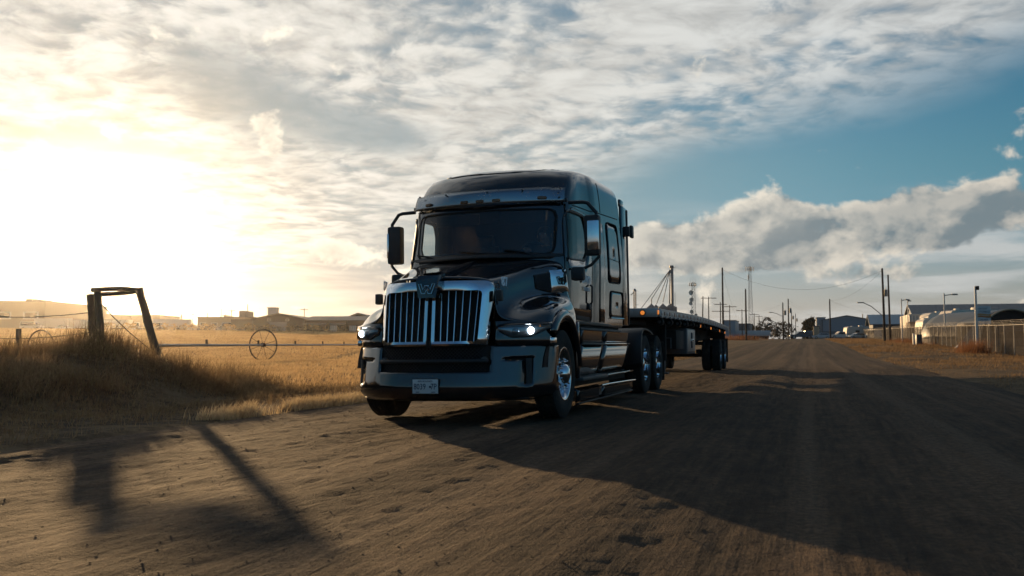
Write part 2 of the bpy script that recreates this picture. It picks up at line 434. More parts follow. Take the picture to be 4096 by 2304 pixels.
# ------------------------------------------------------------------ loose stones and grass (stuff)
rng = np.random.default_rng(7)
def stones(name, x, y, zf, s_, mat):
    base = np.array([[1, 0, 0], [-.5, .87, 0], [-.5, -.87, 0], [.1, .1, .45], [0, 0, -.5]], float)
    F0 = np.array([[0, 1, 3], [1, 2, 3], [2, 0, 3], [1, 0, 4], [2, 1, 4], [0, 2, 4]])
    n = len(x); a = rng.uniform(0, 6.28, n); j = rng.uniform(.6, 1.4, (n, 5, 3))
    B = base[None]*j*s_[:, None, None]; ca, sa = np.cos(a)[:, None], np.sin(a)[:, None]
    V = np.stack([B[:, :, 0]*ca-B[:, :, 1]*sa+x[:, None], B[:, :, 0]*sa+B[:, :, 1]*ca+y[:, None], B[:, :, 2]+(zf(x, y)+s_*.1)[:, None]], 2)
    F = (F0[None]+np.arange(n)[:, None, None]*5).reshape(-1, 3)
    return np_obj(name, V.reshape(-1, 3), F, mat)
n = 60000
sx = rng.uniform(RX0-.6, RX1+.3, n); sy = -10.5+(rng.uniform(0, 1, n)**1.6)*34
keep = (fbm(sx*1.1, sy*.25, 3, 61)+.35*rng.normal(size=n)) > .02
sx, sy = sx[keep], sy[keep]; ss_ = .0025+.006*rng.uniform(0, 1, len(sx))**4+.0003*np.maximum(sy+8, 0)
M_stone = worn('gravel_stone', (.075, .055, .038), .9, spec=.2, cvar=.4, scale=8)
tag(stones('gravel', sx, sy, rtz, ss_, M_stone), 'loose gravel and small stones scattered over the dirt road', 'gravel', kind='stuff')

def blades(name, x, y, zf, h, w, mat, lean=.35, seg=2, wind=(.25, -.1)):
    n = len(x); a = rng.uniform(0, 6.28, n); la = rng.uniform(0, 6.28, n); lm = np.abs(rng.normal(0, lean, n))*h
    lx = np.cos(la)*lm+wind[0]*h; ly = np.sin(la)*lm+wind[1]*h; z = zf(x, y)-.015
    dx = np.cos(a)*w/2; dy = np.sin(a)*w/2
    if seg == 1:
        V = np.stack([np.stack([x-dx, y-dy, z], 1), np.stack([x+dx, y+dy, z], 1), np.stack([x+lx, y+ly, z+h], 1)], 1)
        return np_obj(name, V.reshape(-1, 3), np.arange(n*3).reshape(-1, 3), mat)
    P = [np.stack([x-dx, y-dy, z], 1), np.stack([x+dx, y+dy, z], 1),
         np.stack([x-dx*.75+lx*.32, y-dy*.75+ly*.32, z+h*.55], 1), np.stack([x+dx*.75+lx*.32, y+dy*.75+ly*.32, z+h*.55], 1),
         np.stack([x+lx, y+ly, z+h*.96], 1)]
    V = np.stack(P, 1); b = np.arange(n)[:, None]*5
    F = np.concatenate([b+np.array([[0, 1, 3]]), b+np.array([[0, 3, 2]]), b+np.array([[2, 3, 4]])], 0)
    return np_obj(name, V.reshape(-1, 3), F, mat)
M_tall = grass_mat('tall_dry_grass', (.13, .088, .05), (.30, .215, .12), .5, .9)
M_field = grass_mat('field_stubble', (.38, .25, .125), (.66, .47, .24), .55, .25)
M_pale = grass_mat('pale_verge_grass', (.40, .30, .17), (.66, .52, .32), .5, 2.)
M_right = grass_mat('right_verge_grass', (.13, .082, .045), (.33, .225, .125), .45, .5)
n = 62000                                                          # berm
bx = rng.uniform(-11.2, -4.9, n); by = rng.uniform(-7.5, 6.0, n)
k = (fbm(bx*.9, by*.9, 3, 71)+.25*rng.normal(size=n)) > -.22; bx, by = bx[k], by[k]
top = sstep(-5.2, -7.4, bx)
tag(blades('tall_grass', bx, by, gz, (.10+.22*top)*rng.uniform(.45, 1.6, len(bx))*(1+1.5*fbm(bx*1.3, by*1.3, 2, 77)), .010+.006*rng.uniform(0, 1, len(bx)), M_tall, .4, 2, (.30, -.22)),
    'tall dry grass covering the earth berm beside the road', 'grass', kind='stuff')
n = 42000                                                          # verge between berm and road
vx = rng.uniform(-6.2, -2.95, n); vy = -8+(rng.uniform(0, 1, n)**1.5)*70
k = (fbm(vx*1.2, vy*.7, 3, 81)+.2*rng.normal(size=n)) > -.12; vx, vy = vx[k], vy[k]
tag(blades('verge_grass', vx, vy, gz, rng.uniform(.04, .15, len(vx)), .008+.0006*(vy+8), M_tall, .5, 1), 'short brown grass on the verge left of the road', 'grass', kind='stuff')
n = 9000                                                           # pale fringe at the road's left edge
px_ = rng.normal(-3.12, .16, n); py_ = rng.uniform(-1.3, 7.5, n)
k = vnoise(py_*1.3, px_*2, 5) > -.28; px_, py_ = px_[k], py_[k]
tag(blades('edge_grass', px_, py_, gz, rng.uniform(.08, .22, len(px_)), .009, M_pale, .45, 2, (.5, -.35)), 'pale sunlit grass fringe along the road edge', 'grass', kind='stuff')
n = 230000                                                         # stubble field
dd = 19+181*rng.uniform(0, 1, n)**1.15; uu = rng.uniform(-250, 2050, n)
ll = (uu-2048)/3577.6*dd; fx = CAM.x+FWD.x*dd+RGT.x*ll; fy = CAM.y+FWD.y*dd+RGT.y*ll
k = (fx < -5.6) & ((fx < -11) | (fy > 6)); fx, fy, dd = fx[k], fy[k], dd[k]
tag(blades('stubble', fx, fy, gz, (.09+.0006*dd)*rng.uniform(.5, 1.5, len(fx)), .010+.00085*dd, M_field, .4, 1), 'golden stubble covering the field', 'stubble', kind='stuff')
n = 70000                                                          # right verge
qy = 3+(rng.uniform(0, 1, n)**1.7)*200; qx = rng.uniform(7.6, 18.5, n)
k = (fbm(qx*.55, qy*.3, 4, 91)+.15*rng.normal(size=n)+.10*(qx-10)/6) > .0; qx, qy = qx[k], qy[k]
tag(blades('roadside_grass', qx, qy, gz, (.07+.0008*qy)*rng.uniform(.5, 1.6, len(qx)), .009+.0007*qy, M_right, .45, 1), 'dry brown grass between the road and the chain link fence', 'grass', kind='stuff')
# ------------------------------------------------------------------ vehicle materials
def car_paint():
    m, nt, out = material('black_truck_paint'); P = objco(nt); x, y, z = sep(nt, P)
    n1 = noise(nt, P, 2.2, 5, .6); n2 = noise(nt, xyz(nt, x*1.5, y*.6, z*3.), 14., 5, .65)
    road = z.ss(1.25, .25)                                          # road dust thrown up from below
    d = (n1*.5+n2*.5).ss(.44, .80)*(road*.20+.03)
    c = mixc(nt, d.clamp(), (.0045, .0058, .0080), (.055, .044, .034))
    principled(nt, out, Base_Color=c, Roughness=(d*.5+.085+(n2-.5)*.05).clamp(), Specular_IOR_Level=.9, Coat_Weight=.45, Coat_Roughness=.03,
               Normal=bump(nt, noise(nt, P, 1.6, 2, .5), .05, .02))
    return m
def glass_mat(name, tint, fres=1.5, dust=.0, rough=.01):
    m, nt, out = material(name); P = objco(nt)
    tr = nt.nodes.new('ShaderNodeBsdfTransparent'); tr.inputs[0].default_value = (*tint, 1)
    gl = nt.nodes.new('ShaderNodeBsdfGlossy'); gl.inputs['Roughness'].default_value = rough
    lw = nt.nodes.new('ShaderNodeLayerWeight'); lw.inputs[0].default_value = .5
    f0 = ((fres-1)/(fres+1))**2*1.8; fr = S(nt, lw.outputs['Facing']).pw(5.)*(1-f0)+f0
    mx = nt.nodes.new('ShaderNodeMixShader'); nt.links.new(fr.k, mx.inputs[0])
    nt.links.new(tr.outputs[0], mx.inputs[1]); nt.links.new(gl.outputs[0], mx.inputs[2]); last = mx
    if dust:
        df = nt.nodes.new('ShaderNodeBsdfTranslucent'); df.inputs[0].default_value = (.5, .42, .32, 1)
        n = (noise(nt, P, 2.5, 3, .6).ss(.35, .7)*.5 + noise(nt, P, 55., 3, .7).ss(.52, .75))*dust
        m2 = nt.nodes.new('ShaderNodeMixShader'); nt.links.new(n.clamp().k, m2.inputs[0])
        nt.links.new(mx.outputs[0], m2.inputs[1]); nt.links.new(df.outputs[0], m2.inputs[2]); last = m2
    nt.links.new(last.outputs[0], out.inputs['Surface']); return m
M_paint = car_paint()
M_chrome = worn('chrome', (.78, .80, .83), .07, 1., amount=.05, rvar=.03, cvar=.03)
M_visor = worn('brushed_visor_metal', (.27, .30, .33), .26, 1., amount=.04, rvar=.05, cvar=.05)
M_plastic = worn('black_plastic', (.013, .013, .014), .5, amount=.12, bumps=.1)
M_dark = worn('undercarriage', (.012, .011, .010), .75, amount=.25, dirt=(.05, .04, .03), spec=.3)
M_rubber = worn('tyre_rubber', (.016, .015, .014), .82, amount=.8, dirt=(.075, .06, .046), spec=.3, bumps=.25, bscale=40)
M_seam = worn('seam_black', (.004, .004, .004), .8, amount=.0)
M_glass = glass_mat('windscreen_glass', (.72, .77, .77), 1.5, .05)
M_sideglass = glass_mat('side_glass', (.86, .90, .91), 1.5)
M_int = worn('cab_interior', (.012, .012, .013), .75, amount=.05)
M_white = worn('white_paint', (.75, .74, .71), .45, amount=.1)
M_decal = worn('silver_lettering', (.85, .87, .88), .5, amount=.0)
M_amberoff = worn('amber_lens', (.16, .055, .012), .18, amount=.05)
M_amber = lamp_mat('lit_amber_lamp', (1.0, .30, .05), .35)
M_beam = lamp_mat('headlight_beam', (.82, .92, 1.0), 22.)
M_hl = worn('headlight_reflector', (.30, .33, .36), .18, .7, amount=.05)
M_hlcover = glass_mat('headlight_cover', (.75, .8, .82), 1.45)
M_plate = worn('plate_white', (.62, .62, .60), .45, amount=.1)
M_ink = worn('plate_ink', (.02, .03, .07), .5, amount=0.)
M_alu = worn('aluminium', (.36, .36, .355), .42, .85, amount=.3, dirt=(.16, .13, .10))
M_steel = worn('dull_steel', (.10, .10, .10), .55, .6, amount=.3)

def text_obj(name, s_, size, mat, parent, M, depth=.002, shear=0., align='CENTER', space=1., bold=0.):
    cu = bpy.data.curves.new(name, 'FONT'); cu.body = s_; cu.size = size; cu.extrude = depth; cu.align_x = align; cu.align_y = 'CENTER'
    cu.shear = shear; cu.offset = bold; cu.space_character = space; cu.resolution_u = 3
    o = bpy.data.objects.new(name, cu); COL.objects.link(o); bpy.context.view_layer.update()
    me = bpy.data.meshes.new_from_object(o.evaluated_get(bpy.context.evaluated_depsgraph_get()))
    bpy.data.objects.remove(o); me.transform(M); me.materials.clear(); me.materials.append(mat); me.name = name
    return link(bpy.data.objects.new(name, me), parent)
def frame_m(origin, xdir, ydir):
    x = Vector(xdir).normalized(); n = x.cross(Vector(ydir)).normalized(); y = n.cross(x)
    return Matrix(((x.x, y.x, n.x, origin[0]), (x.y, y.y, n.y, origin[1]), (x.z, y.z, n.z, origin[2]), (0, 0, 0, 1)))
def spline(pts, n):
    """Catmull-Rom through points, n samples evenly by arc length"""
    P = np.array(pts, float); P = np.vstack([2*P[0]-P[1], P, 2*P[-1]-P[-2]]); out = []
    for i in range(1, len(P)-2):
        for t in np.linspace(0, 1, 12, endpoint=False):
            a, b, c, d = P[i-1], P[i], P[i+1], P[i+2]
            out.append(.5*((2*b)+(-a+c)*t+(2*a-5*b+4*c-d)*t*t+(-a+3*b-3*c+d)*t**3))
    out.append(P[-2]); out = np.array(out); L = np.concatenate([[0], np.cumsum(np.linalg.norm(np.diff(out, axis=0), axis=1))])
    s_ = np.linspace(0, L[-1], n); return np.stack([np.interp(s_, L, out[:, k]) for k in range(out.shape[1])], 1)
def rloop(pts, r, n):
    """closed 2d polygon with rounded corners, resampled to n points"""
    P = [Vector(p).to_2d() if len(p) > 2 else Vector(p) for p in pts]; out = []; m = len(P)
    for i in range(m):
        a, b, c = P[i-1], P[i], P[(i+1) % m]; rr = r[i] if isinstance(r, (list, tuple)) else r
        u = (a-b).normalized(); w = (c-b).normalized(); k = min(rr, (a-b).length*.48, (c-b).length*.48)
        for t in np.linspace(0, 1, 7):
            out.append((b+u*k)*(1-t)**2+b*2*t*(1-t)+(b+w*k)*t*t)
    out.append(out[0]); A = np.array([tuple(p) for p in out]); L = np.concatenate([[0], np.cumsum(np.linalg.norm(np.diff(A, axis=0), axis=1))])
    s_ = np.linspace(0, L[-1], n, endpoint=False); return np.stack([np.interp(s_, L, A[:, k]) for k in (0, 1)], 1)
def both(fn):
    for sg in (1, -1): fn(sg)

# ------------------------------------------------------------------ the tractor (front towards -Y)
TR = empty('semi_truck', (0, 0, -.017)); TR.rotation_euler = (0, -R(.8), 0)
tag(TR, 'black long-nosed semi truck tractor with chrome grille and lit headlights on the dirt road', 'truck')
SL = [  # z, front centre y, front corner y, corner half width, side half width, back y
    (1.17, .00, .20, 1.04, 1.20, 3.22), (1.60, -.04, .20, 1.05, 1.21, 3.22), (1.95, -.09, .22, 1.06, 1.22, 3.22), (2.05, -.07, .24, 1.05, 1.22, 3.22),
    (2.35, .00, .29, 1.025, 1.21, 3.22), (2.65, .07, .34, 1.00, 1.19, 3.22), (2.80, .11, .39, .99, 1.18, 3.22), (2.95, .20, .50, .99, 1.17, 3.22), (3.08, .30, .62, .975, 1.155, 3.22),
    (3.18, .42, .76, .96, 1.14, 3.22), (3.25, .62, .96, .935, 1.12, 3.21), (3.30, .92, 1.22, .89, 1.09, 3.19), (3.36, 1.28, 1.55, .80, 1.03, 3.16), (3.40, 1.60, 1.85, .68, .93, 3.13), (3.43, 1.9, 2.1, .5, .75, 3.08), (3.44, 2.05, 2.2, .25, .45, 3.02)]
SLA = np.array(SL)
def slp(z): return [float(np.interp(z, SLA[:, 0], SLA[:, k])) for k in range(1, 6)]
def side_pts(p):
    yf, yc, wc, ws, yb = p
    wd = ws-.085                                                      # the doors are narrower than the sleeper
    y1 = min(max(1.45, yc+.3), yb-.50); y2 = y1+.28
    return [(wc, yc), (lerp(wc, wd, .45), yc+.06), (lerp(wc, wd, .72), yc+.14), (lerp(wc, wd, .9), lerp(yc+.14, y1, .3)), (wd, y1), (lerp(wd, ws-.04, .3), y1+.06), (lerp(wd, ws-.04, .9), y1+.2)] + \
           [(ws-.04+.06*(y-y2)/max(.1, yb-.12-y2), y) for y in np.linspace(y2, yb-.12, 9)] + [(ws-.035, yb-.035), (ws-.12, yb)]
def outline(p):
    yf, yc, wc, ws, yb = p
    fr = [(wc*i/12, yf+(yc-yf)*(i/12)**2.4) for i in range(12)]
    return fr+side_pts(p)+[((ws-.12)*k, yb) for k in (.66, .33)]
def side_x(y, z):
    q = side_pts(slp(z)); return float(np.interp(y, [a[1] for a in q[:-1]], [a[0] for a in q[:-1]]))
def front_y(x, z):
    yf, yc, wc, ws, yb = slp(z); return yf+(yc-yf)*min(1.2, abs(x)/wc)**2.4
def apply_mods(o):
    dg = bpy.context.evaluated_depsgraph_get(); me = bpy.data.meshes.new_from_object(o.evaluated_get(dg))
    o.modifiers.clear(); old = o.data; o.data = me; bpy.data.meshes.remove(old)
DOORWIN = [(.30, 1.99), (1.0, 2.03), (1.19, 2.17), (1.18, 2.46), (1.08, 2.62), (.39, 2.605)]
WSH = [(-.93, 2.05), (.93, 2.05), (.935, 2.62), (-.935, 2.62)]
def build_cab():
    mb = MB(); rows = []
    for p in SL:
        h = outline(p[1:]); yb = p[5]
        ring = [(x, y, p[0]) for x, y in h]+[(0, yb, p[0])]+[(-x, y, p[0]) for x, y in reversed(h[1:])]
        rows.append(ring)
    mb.grid(rows, close=True); n = len(rows[0])
    mb.f.append(tuple(range(n))[::-1]); mb.f.append(tuple((len(rows)-1)*n+k for k in range(n)))
    o = mb.build('cab_shell', [M_paint, M_int], TR, 40)
    cut = []
    c = MB().prism([(-2, y, z) for y, z in rloop(DOORWIN, .07, 48)], (4, 0, 0)).build('cut', M_int); cut.append(c)
    c = MB().prism([(x, -1, z) for x, z in rloop(WSH, .10, 48)], (0, 1.75, 0)).build('cut', M_int); cut.append(c)
    m = o.modifiers.new('s', 'SOLIDIFY'); m.thickness = .045; m.offset = -1; m.material_offset = 1; m.material_offset_rim = 1
    for c in cut:
        b = o.modifiers.new('b', 'BOOLEAN'); b.operation = 'DIFFERENCE'; b.object = c; b.solver = 'EXACT'
    bpy.context.view_layer.update(); apply_mods(o)
    for c in cut: bpy.data.objects.remove(c)
    o.data.shade_smooth(); o.data.set_sharp_from_angle(angle=R(32))
build_cab()
def sp(sg, y, z, off=0.): return (sg*(side_x(y, z)+off), y, z)
def ring_panel(name, outer, inner, mat, parent, sg, off, n=56, steps=6, ro=.06, ri=.06, thick=.012):
    A = rloop(outer, ro, n); B = rloop(inner, ri, n)
    i0 = min(range(n), key=lambda k: np.hypot(*(B[k]-A[0]))); B = np.roll(B, -i0, 0)
    rows = [[sp(sg, *(A[k]*(1-t)+B[k]*t), off) for k in range(n)] for t in np.linspace(0, 1, steps)]
    return MB().grid(rows, close=True).build(name, mat, parent, 40, solid=thick, off=1. if False else -1.)
def patch(name, loop2, mat, parent, sg, off, r=.05, n=40, thick=.01, rings=5):
    A = rloop(loop2, r, n); c = A.mean(0)
    rows = [[sp(sg, *(c+(A[k]-c)*t), off) for k in range(n)] for t in np.linspace(1, .02, rings)]
    return MB().grid(rows, close=True).build(name, mat, parent, 50, solid=thick)
def seam(name, loop2, parent, sg, off=.002, r=.05, rad=.006, n=60):
    return MB().tube([sp(sg, *p, off) for p in rloop(loop2, r, n)], rad, 6, closed=True).build(name, M_seam, parent, 60)
DOOR = [(.24, 1.22), (1.40, 1.20), (1.42, 2.0), (1.38, 2.67), (.52, 2.68), (.32, 2.53), (.22, 1.95)]
WINO = [(.27, 1.96), (1.02, 2.0), (1.225, 2.16), (1.215, 2.48), (1.11, 2.65), (.365, 2.635)]
def cab_side(sg):
    d = ring_panel('door', DOOR, WINO, M_paint, TR, sg, .010, ro=.07)
    seam('door_seam', DOOR, d, sg, .004, .07, .007)
    ring_panel('window_trim', WINO, DOORWIN, M_plastic, d, sg, .007, steps=3, thick=.03)
    patch('window_glass', DOORWIN, M_sideglass, d, sg, -.012, .07, 48, 0.)
    h = MB(); h.tube([sp(sg, 1.24, 1.44, .02), sp(sg, 1.24, 1.46, .05), sp(sg, 1.24, 1.68, .05), sp(sg, 1.24, 1.70, .02)], .014, 8)
    h.bx(*(sorted((sg*(side_x(1.2, 1.65)-.01), sg*(side_x(1.2, 1.65)+.03)))), 1.17, 1.27, 1.36, 1.44, .012); h.build('door_handle', M_plastic, d)
    SW = [(2.22, 1.80), (2.93, 1.82), (2.86, 2.72), (2.22, 2.70)]
    w = patch('sleeper_window', SW, M_paint, TR, sg, .006, .10); seam('window_seal', SW, w, sg, .006, .10, .010)
    MB().tube([sp(sg, 2.24, 2.16, .008), sp(sg, 2.9, 2.15, .008)], .005, 6).build('window_divider', M_seam, w)
    HA = [(2.30, 1.28), (3.12, 1.29), (3.08, 1.69), (2.33, 1.68)]
    w = patch('luggage_door', HA, M_paint, TR, sg, .006, .08); seam('door_seam', HA, w, sg, .006, .08, .010)
    MB().tube([sp(sg, 2.32, 1.275, .016), sp(sg, 3.1, 1.285, .016)], .011, 6).build('chrome_trim', M_chrome, w)
    # seams of the body: roof line, B pillar
    MB().tube([sp(sg, y, 2.705+.05*(y-.4), .001) for y in np.linspace(.4, 3.15, 14)], .007, 6).build('roof_seam', M_seam, TR, 60)
    MB().tube([sp(sg, 1.95, z, .001) for z in np.linspace(2.80, 3.24, 10)], .005, 6).build('roof_panel_gap', M_seam, TR, 60)
    MB().grid([[sp(sg, y, z, .012) for y in (1.73, 1.76, 1.95, 1.98)] for z in np.linspace(1.2, 2.64, 8)]).build('pillar_panel', M_paint, TR, 30, solid=.02)
    # extender behind the sleeper with its edge strip, grab bracket
    x = sg*1.195
    e = MB().box((x, 3.42, 2.14), (.05, .42, 1.90), None, .015).build('side_extender', M_paint, TR, 40)
    MB().box((x, 3.66, 2.14), (.06, .07, 1.88), None, .012).build('rubber_edge', M_plastic, e, 40)
    MB().box((x-sg*.02, 3.36, 3.14), (.045, .26, .12), None, .02).build('roof_fin', M_paint, e, 40)
    b = MB(); b.box((sg*1.25, 3.45, 2.70), (.10, .10, .16), None, .02); b.box((sg*1.30, 3.6, 2.71), (.05, .16, .2), None, .02); b.build('work_lamp', M_plastic, e, 40)
both(cab_side)

# windscreen and inside
mb = MB()
mb.grid([[(x, front_y(x, z)+.012, z) for x in np.linspace(-.965, .965, 33)] for z in np.linspace(2.03, 2.64, 9)])
WS = mb.build('windscreen', M_glass, TR, 60)
fr = MB(); lo = rloop([(-.955, 2.03), (.955, 2.03), (.96, 2.64), (-.96, 2.64)], .1, 72); li = rloop(WSH, .1, 72)
fr.grid([[(x, front_y(x, z)-.004, z) for x, z in lo], [(x, front_y(x, z)-.004, z) for x, z in li]], close=True)
fr.build('windscreen_seal', M_seam, WS, 60, solid=.012)
def wiper(name, x0, x1, z0):
    MB().tube([(x0, front_y(x0, z0)-.05, z0-.06), (lerp(x0, x1, .4), front_y(lerp(x0, x1, .4), z0)-.03, z0+.01), (x1, front_y(x1, z0+.04)-.02, z0+.05)], .010, 6).build('wiper', M_plastic, WS)
wiper('wiper', -.55, -.95, 2.05); wiper('wiper', .30, -.25, 2.05); wiper('wiper', .75, .35, 2.05)
di = MB().bx(-1.0, 1.0, .22, .75, 1.86, 2.03, .05); di.bx(.25, .78, .35, .85, 1.86, 2.09, .05); di.build('dashboard', M_int, TR, 40)
MB().bx(.08, .30, .30, .32, 2.035, 2.075).build('paper_pass', M_white, TR)
st = MB(); st.tube([(.5+.22*math.cos(a), .80-.09*math.sin(a), 2.07+.20*math.sin(a)) for a in np.linspace(0, 2*math.pi, 28, endpoint=False)], .016, 8, closed=True)
for a in (.3, 2.8, 4.7): st.tube([(.5, .80, 2.06), (.5+.22*math.cos(a), .80-.09*math.sin(a), 2.07+.20*math.sin(a))], .014, 6)
st.tube([(.5, .82, 2.06), (.5, .55, 1.95)], .03, 8); st.build('steering_wheel', M_int, TR, 60)
for sx_ in (.5, -.5):
    s_ = MB().box((sx_, 1.30, 1.60), (.52, .52, .16), None, .05).build('seat', M_int, TR, 40)
    MB().box((sx_, 1.58, 1.98), (.50, .14, .72), None, .05).build('seat_back', M_int, s_, 40)
    MB().box((sx_, 1.58, 2.42), (.28, .10, .18), None, .04).build('headrest', M_int, s_, 40)
cw = MB().bx(-1.1, 1.1, 1.80, 1.84, 1.25, 3.1); cw.bx(-1.1, 1.1, .3, 3.1, 1.22, 1.27); cw.bx(-.98, .98, .50, 1.8, 2.72, 2.76); cw.build('sleeper_partition', M_int, TR)
sv = MB().box((.42, .46, 2.58), (.62, .02, .16), None, .01); sv.box((-.48, .46, 2.58), (.62, .02, .14), None, .01); sv.build('sun_blind', M_int, TR)

# sun visor above the windscreen
def vis_y(x): return .02+.30*(abs(x)/1.055)**2.0
vx_ = np.linspace(-1.055, 1.055, 45); rows = []
for t in np.linspace(0, 1, 5):
    rows.append([(x*(1-.012*t), vis_y(x)+(.015+.07*(x/1.055)**2)*t-.015*math.sin(t*math.pi), 2.675+.045*(x/1.055)**2+(.215 if abs(x) < .89 else .20)*t) for x in vx_])
VI = MB().grid(rows).build('sun_visor', M_visor, TR, 60, solid=.006)
for xl in (-.79, -.22, 0., .22, .79):
    A = rloop([(-.055, -.020), (.055, -.020), (.055, .020), (-.055, .020)], .02, 20); c = (xl, vis_y(xl), 2.745+.045*(xl/1.055)**2)
    b = MB(); sl = .6*xl/1.055
    for q, dy in ((1., .01), (1., -.012), (.75, -.024)):
        b.v += [(c[0]+p[0]*q, c[1]+dy+p[0]*q*sl, c[2]+p[1]*q) for p in A]
    for r_ in range(2): b.f += [(r_*20+k, r_*20+(k+1) % 20, r_*20+20+(k+1) % 20, r_*20+20+k) for k in range(20)]
    b.f.append(tuple(40+k for k in range(20))); b.build('clearance_lamp', M_amberoff, VI, 40)
bo = MB()
for xl, zz_ in ((-.95, 2.90), (-.5, 2.87), (.1, 2.86), (.55, 2.87), (1.0, 2.89), (-.68, 2.71), (.5, 2.70), (.99, 2.78)):
    bo.lathe([(.0, -.012), (.009, -.01), (.011, 0.), (.011, .02)], (xl, vis_y(xl)-.004, zz_), 'y', 8)
bo.build('visor_bolts', M_steel, VI)['kind'] = 'stuff'
for sg in (1, -1):
    MB().box((sg*1.06, .36, 2.75), (.03, .05, .05), None, .01).build('visor_bracket', M_plastic, VI)
# roof contour line
L = spline([(-.62, 1.9, 3.37), (-.72, 1.1, 3.27), (-.70, .66, 3.17), (-.50, .50, 3.115), (0, .42, 3.10), (.45, .49, 3.115), (.62, .70, 3.20), (.74, 1.15, 3.275), (.66, 1.9, 3.37)], 60)
def roof_z(x, y):
    for k in range(len(SL)-1):
        pass
    zs = np.linspace(2.9, 3.44, 70)
    for z in zs[::-1]:
        if y >= front_y(x, z) and abs(x) <= side_x(max(y, slp(z)[1]), z): return z
    return 2.9
MB().tube([(p[0], p[1], roof_z(p[0], p[1])+.004) for p in L], .008, 6).build('roof_cap_seam', M_paint, TR, 60)

# ------------------------------------------------------------------ hood, wings, grille
HOOD = [
 [(0,-1.55,1.655),(.3,-1.53,1.65),(.52,-1.46,1.635),(.62,-1.40,1.60),(.665,-1.36,1.53),(.685,-1.36,1.42),(.70,-1.38,1.30),(.735,-1.40,1.20),(.83,-1.37,1.165),(.93,-1.30,1.15),(1.04,-1.19,1.14),(1.13,-1.06,1.135),(1.19,-.97,1.13),(1.205,-.95,1.06)],
 [(0,-1.25,1.70),(.3,-1.24,1.695),(.55,-1.2,1.68),(.67,-1.18,1.65),(.71,-1.17,1.57),(.725,-1.17,1.46),(.745,-1.19,1.36),(.80,-1.21,1.28),(.90,-1.18,1.235),(.99,-1.12,1.215),(1.08,-1.03,1.205),(1.16,-.95,1.19),(1.205,-.90,1.17),(1.215,-.88,1.08)],
 [(0,-.92,1.77),(.3,-.92,1.765),(.58,-.9,1.75),(.72,-.9,1.72),(.77,-.89,1.63),(.775,-.88,1.53),(.79,-.88,1.44),(.85,-.88,1.375),(.94,-.87,1.345),(1.03,-.85,1.33),(1.11,-.82,1.315),(1.175,-.79,1.285),(1.21,-.77,1.23),(1.225,-.76,1.10)],
 [(0,-.55,1.86),(.32,-.55,1.855),(.63,-.55,1.84),(.78,-.55,1.815),(.84,-.55,1.73),(.845,-.55,1.62),(.86,-.54,1.53),(.91,-.53,1.46),(.98,-.52,1.425),(1.06,-.51,1.41),(1.13,-.5,1.395),(1.185,-.49,1.355),(1.215,-.48,1.28),(1.23,-.47,1.175)],
 [(0,-.3,1.925),(.34,-.3,1.92),(.68,-.28,1.905),(.86,-.26,1.885),(.935,-.25,1.80),(.95,-.24,1.68),(.955,-.23,1.57),(.98,-.22,1.50),(1.03,-.21,1.46),(1.09,-.2,1.44),(1.145,-.19,1.41),(1.19,-.18,1.36),(1.217,-.17,1.28),(1.232,-.16,1.165)],
 [(0,-.12,1.975),(.36,-.11,1.97),(.74,-.05,1.955),(.94,.0,1.94),(1.03,.02,1.86),(1.06,.03,1.74),(1.07,.04,1.62),(1.08,.05,1.54),(1.10,.06,1.49),(1.13,.07,1.45),(1.165,.08,1.41),(1.195,.09,1.34),(1.215,.1,1.25),(1.225,.1,1.08)],
 [(0,-.07,1.985),(.37,-.04,1.98),(.76,.06,1.965),(.98,.14,1.955),(1.06,.16,1.88),(1.09,.16,1.76),(1.10,.17,1.62),(1.11,.17,1.54),(1.125,.18,1.48),(1.145,.18,1.43),(1.17,.18,1.38),(1.195,.19,1.30),(1.21,.19,1.18),(1.215,.19,.98)]]
rows = [[(-x, y, z) for x, y, z in reversed(r[1:])]+list(r) for r in HOOD]
HO = MB().grid(rows).build('hood', M_paint, TR, 180, solid=.02, sub=2)
HO.modifiers.move(0, 0)
# cowl under the windscreen
MB().grid([[(x, front_y(x, 2.0)-.10+.16*(abs(x)/1.05)**2, 1.985-.015*abs(x)) for x in np.linspace(-1.04, 1.04, 25)],
           [(x, front_y(x, 2.03)+.005, 2.045) for x in np.linspace(-1.04, 1.04, 25)]]).build('cowl', M_plastic, TR, 60, solid=.02)
# black spear along the hood centre, ending in the badge block
SPR = [(-1.56, 1.668, .125, .030), (-1.30, 1.69, .118, .034), (-.95, 1.762, .095, .030), (-.55, 1.86, .070, .024), (-.2, 1.955, .04, .010)]
rows = [[(-w, y, z-.012), (-w*.78, y, z+h), (0, y, z+h*1.25), (w*.78, y, z+h), (w, y, z-.012)] for y, z, w, h in SPR]
SPE = MB().grid(rows).build('hood_spear', M_paint, TR, 30)
BL = MB()
fb = [(-.105, -1.70, 1.415), (.105, -1.70, 1.415), (.138, -1.685, 1.60), (.122, -1.655, 1.665), (-.122, -1.655, 1.665), (-.138, -1.685, 1.60)]
bk = [(-.115, -1.58, 1.415), (.115, -1.58, 1.415), (.15, -1.56, 1.60), (.135, -1.50, 1.70), (-.135, -1.50, 1.70), (-.15, -1.56, 1.60)]
BL.add(fb+bk, [(0, 1, 2, 3, 4, 5), (11, 10, 9, 8, 7, 6)]+[(k, 6+k, 6+(k+1) % 6, (k+1) % 6) for k in range(6)])
BB = BL.build('badge_block', M_paint, TR, 20)
